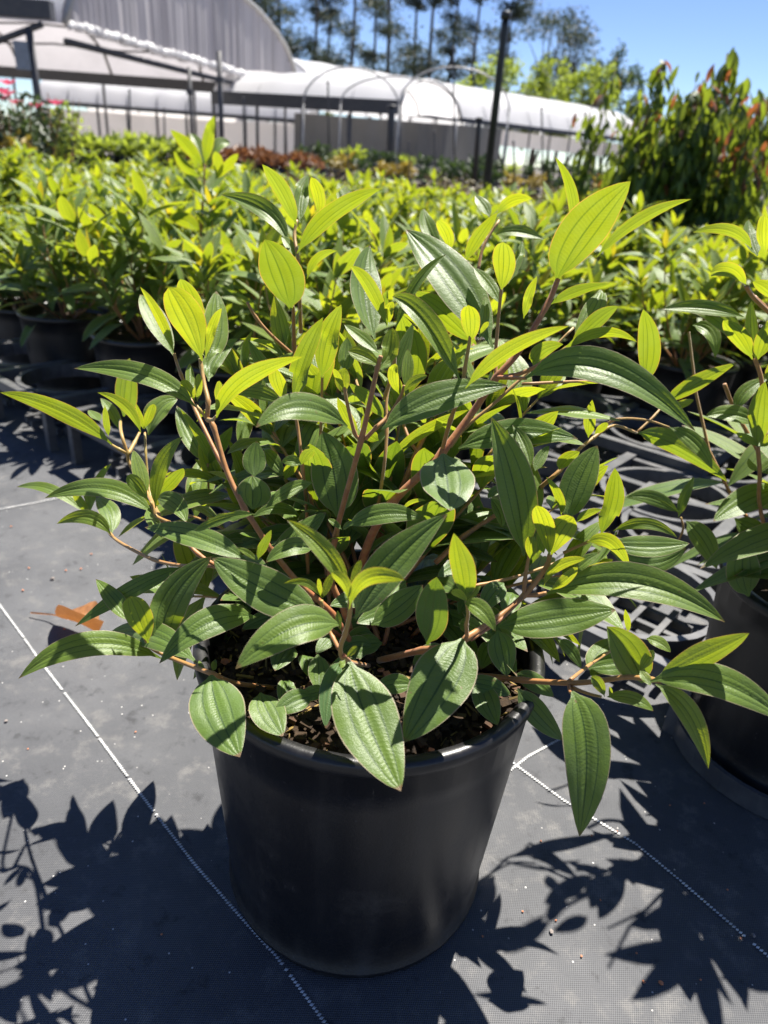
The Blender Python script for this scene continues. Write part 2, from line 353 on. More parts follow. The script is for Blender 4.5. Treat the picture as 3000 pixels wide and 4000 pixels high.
def HP(px, py, y): return P(px, py, HD(px, py, y))
HX, HY = -.003, .498
def hero_leaf(parent, L, raw=False):
    HPf = P if raw else HP
    bx, by, mx, my, tx, ty, wpx, yB, yT, kind = L[:10]
    side, a, age, fold = KIND[kind]
    if len(L) > 10 and L[10] is not None: fold = L[10]
    if len(L) > 11 and L[11] is not None: a = L[11]
    if len(L) > 12 and L[12] is not None: age = L[12]
    B = HPf(bx, by, yB); Tp = HPf(tx, ty, yT)
    Lm = math.hypot(tx-bx, ty-by)/F*B.y; up = (by-ty)/max(1, math.hypot(tx-bx, ty-by))     # lean the blade so that its top looks up
    k = {'B': -.42, 'G': -.36, 'Y': -.34, 'V': .05, 'P': .85, 'L': .45, 'T': .46, 'F': .4, 'D': .26, 'S': .25}.get(kind, 0)*up*Lm
    yt = min(Tp.y, B.y+k) if k < 0 else max(Tp.y, B.y+k)
    Tp = P(tx, ty, yt)
    if not raw:      # leaves over the pot lie above the mix, never in it
        if math.hypot(B.x-HX, B.y-HY) < .150 and B.z < .286: B = Pz(bx, by, .292)
        if math.hypot(Tp.x-HX, Tp.y-HY) < .150 and Tp.z < .286: Tp = Pz(tx, ty, .288)
    Mi = P(mx, my, .5*(B.y+Tp.y))
    if Mi.z < .272 and not raw and math.hypot(Mi.x-HX, Mi.y-HY) < .150: Mi = Pz(mx, my, .294)
    C = Mi*2 - (B+Tp)*.5
    def spine(v): return B*((1-v)**2) + C*(2*v*(1-v)) + Tp*(v*v)
    if side < 0 and a > -30: a -= 12
    ar = R(a + hrng.uniform(-5, 5)); dist = (Mi-EYE).length
    W = .94*wpx/F*(Mi-EYE).dot(AF)/max(.45, math.cos(ar))/max(.6, math.cos(R(fold)))
    def norms(v):
        c = spine(v); t = (spine(min(1, v+.03))-spine(max(0, v-.03))).normalized()
        n0 = EYE-c; n0 = (n0 - t*n0.dot(t)).normalized(); s = t.cross(n0)
        sg = 1 if s.dot(SUN) >= 0 else -1
        return (n0*math.cos(ar) + s*(sg*math.sin(ar)))*side
    mb = MB(); ln = (Tp-B).length; ov = W/max(ln, 1e-4)
    p, q = (.62, .84) if ov > .33 else (.72, .92)
    if kind in 'YV': p, q = .80, .62
    jag = .55 if L[-1] == 'chewed' else 0
    leaf_geom(mb, spine, norms, W, R(fold), min(.94, max(0, age*.90+(.07 if side > 0 else 0)+hrng.uniform(-.06, .10))), p=p, q=q, wave=hrng.uniform(.02, .09),
              camber=hrng.uniform(.05, .16), ph=hrng.uniform(0, 6), jag=jag, rng=hrng)
    return mb.build('leaf', M['leaf'], parent)

HERO_LEAVES = [
 # left reach -------------------------------------------------
 (440,1738, 240,1607, 0,1533, 76, .50,.47,'B',12,-20,.45),
 (767,1592, 560,1464, 289,1439, 88, .46,.42,'P',20,25,.3),
 (550,1690, 490,1588, 381,1533, 44, .50,.49,'B'),
 (482,1627, 490,1520, 507,1400, 92, .57,.58,'G'),
 (579,1700, 622,1600, 694,1559, 84, .54,.56,'P'),
 (564,1675, 585,1625, 600,1578, 38, .52,.52,'Y',14,-12,.8),
 (560,1675, 545,1630, 533,1578, 28, .52,.52,'B'),
 (424,1705, 414,1645, 410,1583, 28, .50,.50,'B'),
 (390,1645, 370,1625, 345,1602, 36, .52,.53,'P'),
 (466,1680, 435,1610, 393,1555, 46, .55,.56,'P'),
 (605,2012, 410,1908, 176,1945, 84, .46,.42,'T',14,28,.25),
 (608,1985, 628,1820, 714,1706, 66, .46,.46,'D',10,12,.30),
 (566,1940, 545,1845, 521,1757, 62, .47,.48,'L'),
 (580,1955, 535,1895, 497,1857, 58, .45,.43,'V',14,0,.45),
 (618,1935, 672,1880, 716,1829, 60, .48,.50,'G'),
 (605,1945, 680,1965, 728,2041, 84, .47,.45,'T',8,10,.1),
 (572,1990, 600,2040, 632,2100, 50, .47,.45,'L',8,20,.3),
 (338,2010, 200,1913, 65,1902, 44, .53,.52,'P',12,30,.35),
 (434,2090, 345,2020, 222,2046, 62, .50,.47,'L',12,5,.5),
 (436,2085, 425,1995, 372,1945, 78, .51,.53,'P',8,24,.12),
 (347,2015, 378,1890, 434,1812, 32, .53,.55,'G'),
 (345,2010, 312,1960, 270,1893, 34, .53,.54,'B'),
 (350,2000, 335,1930, 328,1880, 22, .53,.54,'B'),
 # tall left shoots -------------------------------------------
 (790,1410, 733,1255, 659,1123, 138, .48,.49,'Y',12,-14,.92),
 (682,1395, 605,1245, 548,1150, 88, .49,.50,'P',12,28,.35),
 (680,1380, 622,1240, 548,1121, 40, .48,.49,'B',20,-30,.85),
 (775,1330, 742,1180, 705,1090, 92, .51,.52,'B',8,-16,.7),
 (808,1415, 842,1275, 845,1137, 108, .50,.51,'P',10,26,.3),
 (803,1400, 828,1280, 866,1204, 40, .48,.49,'B',10,-16,.9),
 (815,1490, 840,1395, 930,1322, 74, .53,.57,'P',8,22,.12),
 (845,1635, 950,1490, 1182,1394, 78, .45,.43,'B',16,-25,.70),
 (848,1585, 852,1540, 858,1488, 34, .45,.45,'Y'),
 (850,1575, 862,1530, 872,1500, 24, .46,.46,'L'),
 (762,1570, 735,1520, 712,1484, 42, .47,.46,'Y'),
 (770,1570, 775,1500, 778,1460, 34, .47,.47,'B'),
 (745,1545, 740,1480, 742,1420, 40, .48,.48,'P'),
 (806,1812, 742,1695, 690,1585, 84, .54,.56,'T',12,10,.1),
 (815,1812, 858,1745, 908,1665, 58, .54,.55,'G',10,-20,.2),
 (830,1825, 790,1720, 705,1600, 40, .545,.57,'B',10,-30,.6),
 # centre-left ------------------------------------------------
 (1125,1574, 1040,1455, 968,1326, 62, .52,.54,'T',30,15,.25),
 (1143,1570, 1190,1400, 1262,1240, 84, .50,.50,'G',16,-20,.35),
 (1258,1475, 1275,1335, 1333,1190, 98, .52,.53,'B',12,-16,.6),
 (1235,1450, 1215,1370, 1205,1290, 62, .53,.55,'P'),
 (1240,1470, 1215,1450, 1190,1400, 56, .53,.54,'B',8,-16,.65),
 (1118,1572, 1085,1500, 1078,1438, 66, .49,.49,'Y'),
 (1104,1578, 1010,1530, 890,1535, 64, .52,.50,'L',12,10,.35),
 (1358,1666, 1180,1588, 999,1670, 116, .44,.40,'T',10,26,.08),
 (1136,1210, 1097,1062, 1034,936, 172, .56,.57,'G',8,-18,.38),
 (1125,950, 1030,820, 864,760, 76, .62,.60,'P',24,18,.12),
 (1158,880, 1100,748, 1024,642, 68, .62,.63,'B',14,-20,.62),
 (1172,870, 1172,770, 1207,680, 62, .63,.64,'P',30,20,.2),
 (1240,850, 1246,775, 1215,692, 52, .63,.64,'Y',14,-20,.85),
 (1160,990, 1300,835, 1488,737, 76, .60,.59,'G',16,-22,.55),
 (1200,1090, 1240,1010, 1316,980, 36, .62,.62,'B',12,-30,.5),
 (1150,1010, 1130,960, 1100,920, 40, .61,.62,'P'),
 (1464,1325, 1424,1125, 1446,958, 128, .53,.55,'P',16,24,.15),
 (1512,1275, 1440,1125, 1371,1038, 58, .52,.53,'B',24,-28,.7),
 (1522,1265, 1518,1220, 1535,1178, 36, .52,.52,'Y'),
 (1515,1270, 1500,1200, 1515,1130, 42, .525,.53,'G'),
 (1542,1295, 1625,1110, 1743,994, 42, .52,.53,'T',26,12,.2),
 (1484,1428, 1425,1392, 1361,1372, 62, .49,.46,'V',20,20,.7),
 (1486,1428, 1522,1370, 1532,1280, 74, .49,.50,'V',24,-14,.6),
 (1800,1495, 1655,1250, 1533,1158, 92, .48,.50,'F',36,22,.25),
 (1925,1360, 1765,1085, 1585,897, 176, .56,.58,'P',14,26,.05),
 (1860,1345, 1740,1225, 1620,1140, 105, .59,.61,'G',8,-18,.4),
 (1512,1548, 1565,1400, 1615,1260, 62, .54,.56,'S',14,4,.1),
 (1480,1380, 1410,1320, 1345,1268, 52, .55,.56,'P'),
 (1580,1512, 1592,1435, 1592,1363, 50, .49,.50,'L',12,20,.4),
 (1578,1534, 1612,1490, 1670,1467, 34, .48,.47,'V',12,0,.35),
 (1560,1540, 1535,1480, 1545,1420, 46, .50,.51,'Y'),
 (1346,1450, 1350,1390, 1357,1318, 66, .50,.51,'T',18,20,.12),
 (1347,1540, 1338,1490, 1348,1437, 62, .48,.48,'V',20,-10,.7),
 (1345,1520, 1322,1480, 1305,1440, 26, .48,.48,'Y'),
 (1500,1635, 1440,1560, 1362,1498, 60, .51,.52,'G',10,-16,.3),
 (1398,1700, 1355,1630, 1318,1552, 48, .51,.52,'B',10,-16,.7),
 (1490,1680, 1708,1555, 1985,1506, 132, .47,.46,'P',8,24,.12),
 (1520,1785, 1665,1680, 1832,1600, 48, .53,.54,'B',8,-16,.6),
 (1480,1720, 1440,1690, 1420,1620, 54, .53,.54,'B',8,-16,.5),
 (1318,2020, 1306,1850, 1258,1684, 196, .49,.51,'D',6,12,.0),
 (1466,1980, 1462,1850, 1425,1720, 112, .53,.56,'S',6,6,.0),
 (1730,1772, 1748,1880, 1757,1995, 226, .48,.41,'T',8,10,.05),
 (1790,1752, 2010,1690, 2258,1714, 118, .52,.51,'T',8,22,.02),
 (1352,2058, 1500,2006, 1652,2026, 88, .46,.45,'S',8,14,.0),
 (1572,1992, 1612,1960, 1666,1955, 18, .47,.46,'B'),
 (1840,1900, 1842,1955, 1822,2012, 76, .55,.54,'P',6,24,.05),
 (1690,1850, 1700,1920, 1740,1975, 72, .54,.54,'P',6,22,.05),
 # right shoots -----------------------------------------------
 (2046,2172, 2010,1900, 1918,1628, 158, .45,.47,'D',24,14,.10),
 (2212,2036, 2262,1880, 2333,1740, 140, .46,.48,'L',8,22,.22),
 (2070,1830, 2050,1740, 2002,1660, 58, .50,.52,'S',14,4,.2),
 (2090,1840, 2112,1790, 2145,1740, 48, .49,.50,'S',14,4,.2),
 (2192,2012, 2178,1940, 2135,1864, 38, .46,.47,'B',24,-25,.7),
 (2252,2040, 2295,2008, 2352,1990, 34, .46,.46,'B'),
 (2146,2175, 2130,2060, 2095,1975, 80, .44,.445,'Y',6,-8,1.0),
 (2152,2175, 2190,2080, 2240,2020, 104, .44,.44,'Y',6,-8,1.0),
 (2073,2190, 2070,2140, 2080,2095, 50, .44,.44,'Y',24,-10,.9),
 (2080,2200, 2108,2130, 2112,2055, 46, .455,.46,'G'),
 (2130,2322, 2480,2276, 2832,2430, 150, .44,.41,'T',20,24,.2),
 (1945,2448, 2180,2412, 2405,2382, 160, .44,.42,'D',6,16,.0),
 (2125,2290, 2175,2215, 2285,2182, 44, .435,.43,'Y',10,-16,.9),
 (2240,2238, 2285,2195, 2340,2160, 48, .44,.44,'L'),
 (2150,2305, 2205,2270, 2255,2215, 44, .43,.43,'Y',26,-10,.9),
 (2292,2120, 2382,2118, 2460,2222, 62, .47,.45,'B',12,-18,.65),
 (2345,2095, 2392,1955, 2402,1828, 82, .50,.51,'G',16,-12,.5),
 (2395,2075, 2525,2045, 2645,2100, 50, .48,.47,'L',14,10,.5),
 (2370,2120, 2540,2135, 2694,2122, 92, .50,.50,'P',10,24,.1),
 (2380,2150, 2540,2200, 2680,2140, 90, .52,.51,'S',6,14,.0),
 (1900,2080, 1950,2095, 2000,2150, 56, .52,.51,'T'),
 (1915,1945, 1950,2000, 1960,2060, 52, .47,.46,'T',26,20,.1),
 (1970,1900, 1935,1918, 1905,1946, 40, .50,.49,'S'),
 (2680,2036, 2748,2110, 2800,2222, 92, .60,.58,'L',12,20,.3),
 (2650,2020, 2675,1940, 2712,1862, 42, .62,.63,'S'),
 (2655,2005, 2550,1945, 2445,1945, 62, .62,.60,'S',10,10,.1),
 (2487,1690, 2655,1745, 2842,1882, 92, .60,.57,'G',24,-4,.3),
 (2614,1669, 2715,1730, 2782,1833, 66, .60,.58,'L',14,22,.25),
 (2050,1478, 2360,1440, 2716,1684, 140, .49,.47,'P',22,28,.05),
 (2298,1710, 2302,1640, 2314,1562, 50, .58,.59,'B'),
 (2320,1695, 2350,1675, 2370,1650, 32, .57,.57,'Y'),
 (2185,1835, 2215,1795, 2265,1765, 58, .53,.53,'B'),
 (2174,1095, 2285,900, 2463,708, 188, .53,.55,'B',10,-18,.62),
 (2228,980, 2236,780, 2168,614, 46, .56,.58,'B',20,-30,.5),
 (2330,1005, 2495,862, 2700,778, 50, .55,.55,'B',22,-30,.6),
 (1957,1140, 1968,1035, 1966,946, 94, .52,.53,'Y',8,-14,.85),
 (1985,1110, 2022,1020, 2042,940, 46, .54,.55,'P'),
 (1838,1340, 1838,1260, 1830,1192, 80, .49,.50,'Y',8,-14,.95),
 (1872,1325, 1888,1240, 1896,1157, 44, .50,.51,'P'),
 (1875,1305, 1892,1280, 1908,1256, 22, .49,.49,'Y'),
 (1818,1518, 1990,1372, 2222,1274, 64, .47,.45,'B',20,-26,.7),
 (2240,1345, 2318,1210, 2350,1132, 86, .52,.53,'P',10,26,.35),
 (2225,1360, 2325,1255, 2416,1196, 66, .51,.50,'G',10,-6,.35),
 (2190,1375, 2345,1300, 2488,1336, 44, .51,.49,'B',14,-24,.65),
 (2515,1506, 2532,1350, 2513,1208, 92, .60,.62,'G',16,-14,.5),
 (2594,1575, 2715,1500, 2876,1418, 66, .62,.62,'G',14,-18,.45),
 (2605,1600, 2665,1580, 2710,1562, 34, .61,.61,'B'),
 (2150,1190, 2250,1140, 2382,1108, 46, .55,.55,'G',14,-24,.4),
 (2085,1432, 2115,1370, 2200,1345, 66, .53,.53,'B',6,-16,.5),
 (2045,1245, 2065,1160, 2098,1078, 40, .55,.56,'B'),
 (1955,1190, 1905,1110, 1850,1045, 54, .57,.58,'P'),
 (1820,1020, 1870,930, 1946,828, 56, .66,.67,'B'),
 (1718,970, 1670,890, 1655,815, 62, .68,.69,'P',26,22,.2),
 (1755,985, 1745,920, 1708,862, 52, .67,.68,'Y'),
 (1945,835, 2000,785, 2080,776, 48, .68,.68,'B',12,-24,.85),
 (1912,848, 1885,800, 1857,764, 48, .69,.70,'P'),
 (2125,935, 2020,905, 1935,918, 46, .70,.70,'P'),
 # low left ---------------------------------------------------
 (630,2572, 345,2516, 72,2651, 108, .44,.40,'T',14,24,.22),
 (580,2515, 545,2415, 508,2330, 106, .435,.44,'Y',12,-6,.8),
 (510,2430, 448,2345, 374,2262, 76, .44,.45,'D',10,10,.15),
 (645,2536, 668,2350, 828,2173, 148, .44,.46,'D',8,12,.02),
 (718,2214, 520,2300, 293,2447, 72, .47,.45,'S',10,14,.02),
 (1000,2412, 815,2432, 622,2592, 124, .42,.37,'T',10,14,.05),
 (770,2590, 580,2475, 410,2492, 112, .47,.45,'S',8,16,.0),
 (826,2636, 852,2775, 937,2957, 226, .385,.32,'D',6,6,.0),
 (832,2620, 835,2600, 842,2575, 26, .42,.42,'T'),
 (800,2625, 785,2600, 778,2580, 20, .42,.42,'T'),
 (965,2190, 765,2098, 565,2060, 100, .43,.40,'T',16,22,.08),
 (1000,2008, 885,2022, 760,2074, 44, .42,.40,'V',16,10,.25,'chewed'),
 (1262,2405, 1030,2300, 830,2180, 182, .41,.38,'D',8,16,.0),
 (1325,2440, 1140,2452, 920,2613, 162, .36,.32,'L',12,22,.25),
 (1364,2580, 1436,2815, 1566,3090, 264, .37,.29,'T',10,14,.10),
 (1806,2494, 1725,2660, 1577,2900, 252, .39,.325,'T',8,12,.05),
 (1388,2418, 1520,2215, 1748,2007, 166, .37,.39,'T',12,20,.12),
 (1362,2310, 1265,2150, 1121,2032, 82, .345,.35,'L',26,10,.75),
 (1364,2380, 1430,2262, 1580,2265, 70, .34,.32,'Y',16,-10,.85),
 (1368,2300, 1390,2240, 1410,2188, 34, .36,.365,'V'),
 (1358,2345, 1345,2280, 1295,2235, 50, .335,.33,'Y',20,-8,.85),
 (1258,2335, 1195,2276, 1106,2281, 34, .38,.37,'L',14,0,.85),
 (1262,2335, 1278,2290, 1302,2238, 36, .385,.39,'V'),
 (1252,2330, 1248,2296, 1245,2260, 20, .38,.38,'Y'),
 (1330,2460, 1322,2420, 1318,2385, 26, .36,.36,'S'),
 (1352,2570, 1375,2545, 1395,2524, 26, .355,.35,'V'),
 (1348,2575, 1335,2595, 1324,2592, 28, .355,.345,'V'),
 (1225,2145, 1135,2140, 1038,2197, 76, .44,.42,'T',20,16,.2),
 (1055,2175, 1165,2090, 1274,2001, 92, .46,.48,'P',8,22,.05),
 (1008,2186, 1030,2130, 1060,2070, 40, .43,.44,'G',12,-10,.3),
 (1003,2190, 965,2158, 922,2140, 26, .42,.41,'L',12,10,.8),
 (1450,2440, 1560,2370, 1652,2284, 122, .42,.44,'S',6,8,.0),
 (1668,2518, 1690,2385, 1706,2254, 138, .40,.41,'G',4,-4,.0),
 (1822,2345, 1805,2225, 1773,2083, 104, .385,.39,'G',18,-10,.55),
 (1822,2350, 1850,2315, 1878,2288, 34, .38,.38,'L'),
 (1824,2352, 1795,2322, 1764,2308, 34, .38,.37,'Y',14,-10,.8),
 (1815,2356, 1880,2382, 1935,2466, 74, .375,.36,'L',12,14,.4),
 (1944,2462, 1962,2545, 1980,2642, 116, .44,.42,'S',12,6,.0),
 (1875,2655, 1900,2740, 1944,2834, 108, .45,.43,'S',8,12,.05),
 (2022,2688, 2100,2790, 2200,2892, 100, .42,.40,'T',12,10,.05),
 (2235,2700, 2292,2920, 2263,3268, 196, .38,.325,'T',12,12,.12),
 (2310,2640, 2370,2560, 2440,2500, 140, .47,.49,'T',6,14,.02),
 (2300,2610, 2400,2590, 2480,2600, 100, .47,.46,'T',6,18,.04),
 (2181,2500, 2230,2540, 2270,2612, 54, .45,.44,'S'),
 (2510,2668, 2452,2545, 2370,2447, 150, .39,.37,'D',30,4,.25),
 (2500,2620, 2525,2580, 2553,2540, 44, .385,.39,'V',14,0,.5),
 (2500,2620, 2522,2648, 2541,2678, 38, .38,.37,'L'),
 (2525,2495, 2575,2510, 2620,2548, 48, .42,.41,'L'),
 (2452,2470, 2450,2425, 2442,2380, 26, .44,.45,'B'),
 (2560,2650, 2755,2560, 2926,2474, 98, .37,.36,'B',18,-14,.55),
 (2540,2662, 2800,2660, 3085,2830, 140, .37,.34,'T',14,24,.15),
 (2590,2668, 2700,2668, 2797,2706, 40, .365,.35,'G',12,-16,.45),
 (2560,2672, 2692,2790, 2767,3003, 92, .365,.335,'L',16,14,.4),
 (2362,2722, 2338,2670, 2307,2645, 48, .385,.38,'V',24,0,.5),
 (2372,2722, 2470,2728, 2553,2778, 58, .385,.37,'L',12,18,.45),
 (2378,2722, 2384,2700, 2386,2685, 18, .385,.385,'Y'),
 (1017,2706, 1048,2785, 1105,2876, 142, .42,.39,'D',6,16,.05),
 (1240,2555, 1246,2630, 1245,2705, 92, .42,.40,'S'),
 (1335,2580, 1290,2690, 1272,2845, 86, .41,.38,'G',6,-6,.0),
 (986,1990, 988,1925, 985,1858, 142, .46,.43,'P',20,20,.1),
 (992,1862, 994,1795, 1002,1724, 98, .50,.51,'S',6,8,.0),
 (1170,2015, 1080,1985, 985,2022, 50, .50,.49,'S'),
 (1222,1885, 1130,1915, 1038,1985, 58, .48,.46,'S',14,8,.25),
 (1150,1785, 1090,1715, 1030,1662, 112, .55,.58,'P',8,24,.1),
 (1160,1760, 1180,1680, 1185,1600, 70, .56,.58,'P',8,24,.1),
 (992,1565, 955,1660, 942,1768, 66, .62,.62,'P',14,20,.2),
 (1178,1815, 1140,1800, 1100,1806, 46, .47,.45,'D',20,14,.25),
 (1178,1815, 1200,1780, 1225,1753, 46, .47,.47,'B',20,-14,.5),
 (1335,2068, 1305,2042, 1282,2028, 26, .46,.45,'L'),
 (1340,2070, 1358,2050, 1376,2034, 22, .46,.46,'L'),
 (1110,1860, 1060,1790, 1030,1760, 60, .52,.53,'S',8,8,.3),
 (1110,1875, 1140,1820, 1150,1765, 50, .52,.53,'B',8,-14,.6),
]
# quiet inner leaves of the shaded heart of the plant
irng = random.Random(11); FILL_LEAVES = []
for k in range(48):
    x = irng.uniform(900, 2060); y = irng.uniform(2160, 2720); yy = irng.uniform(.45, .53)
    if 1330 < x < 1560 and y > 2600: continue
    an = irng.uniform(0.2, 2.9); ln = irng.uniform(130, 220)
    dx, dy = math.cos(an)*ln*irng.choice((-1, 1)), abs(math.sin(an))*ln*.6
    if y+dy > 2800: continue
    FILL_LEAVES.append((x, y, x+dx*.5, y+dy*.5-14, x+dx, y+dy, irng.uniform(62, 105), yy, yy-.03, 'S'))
FILL_SHOOTS = [(960,1500,.64), (1060,1700,.60), (1130,1420,.68), (1300,1560,.66), (1390,1480,.70), (1560,1660,.62), (1620,1480,.68), (1700,1400,.70), (1780,1760,.60), (1900,1620,.66),
               (2010,1780,.60), (2100,1560,.66), (2200,1960,.60), (1240,1860,.60), (1420,1940,.62), (1000,2010,.58), (870,1900,.62), (700,2000,.64), (1660,2080,.58), (2260,2240,.56), (1850,2300,.56), (1100,2180,.56), (760,2330,.56), (2080,2420,.55)]

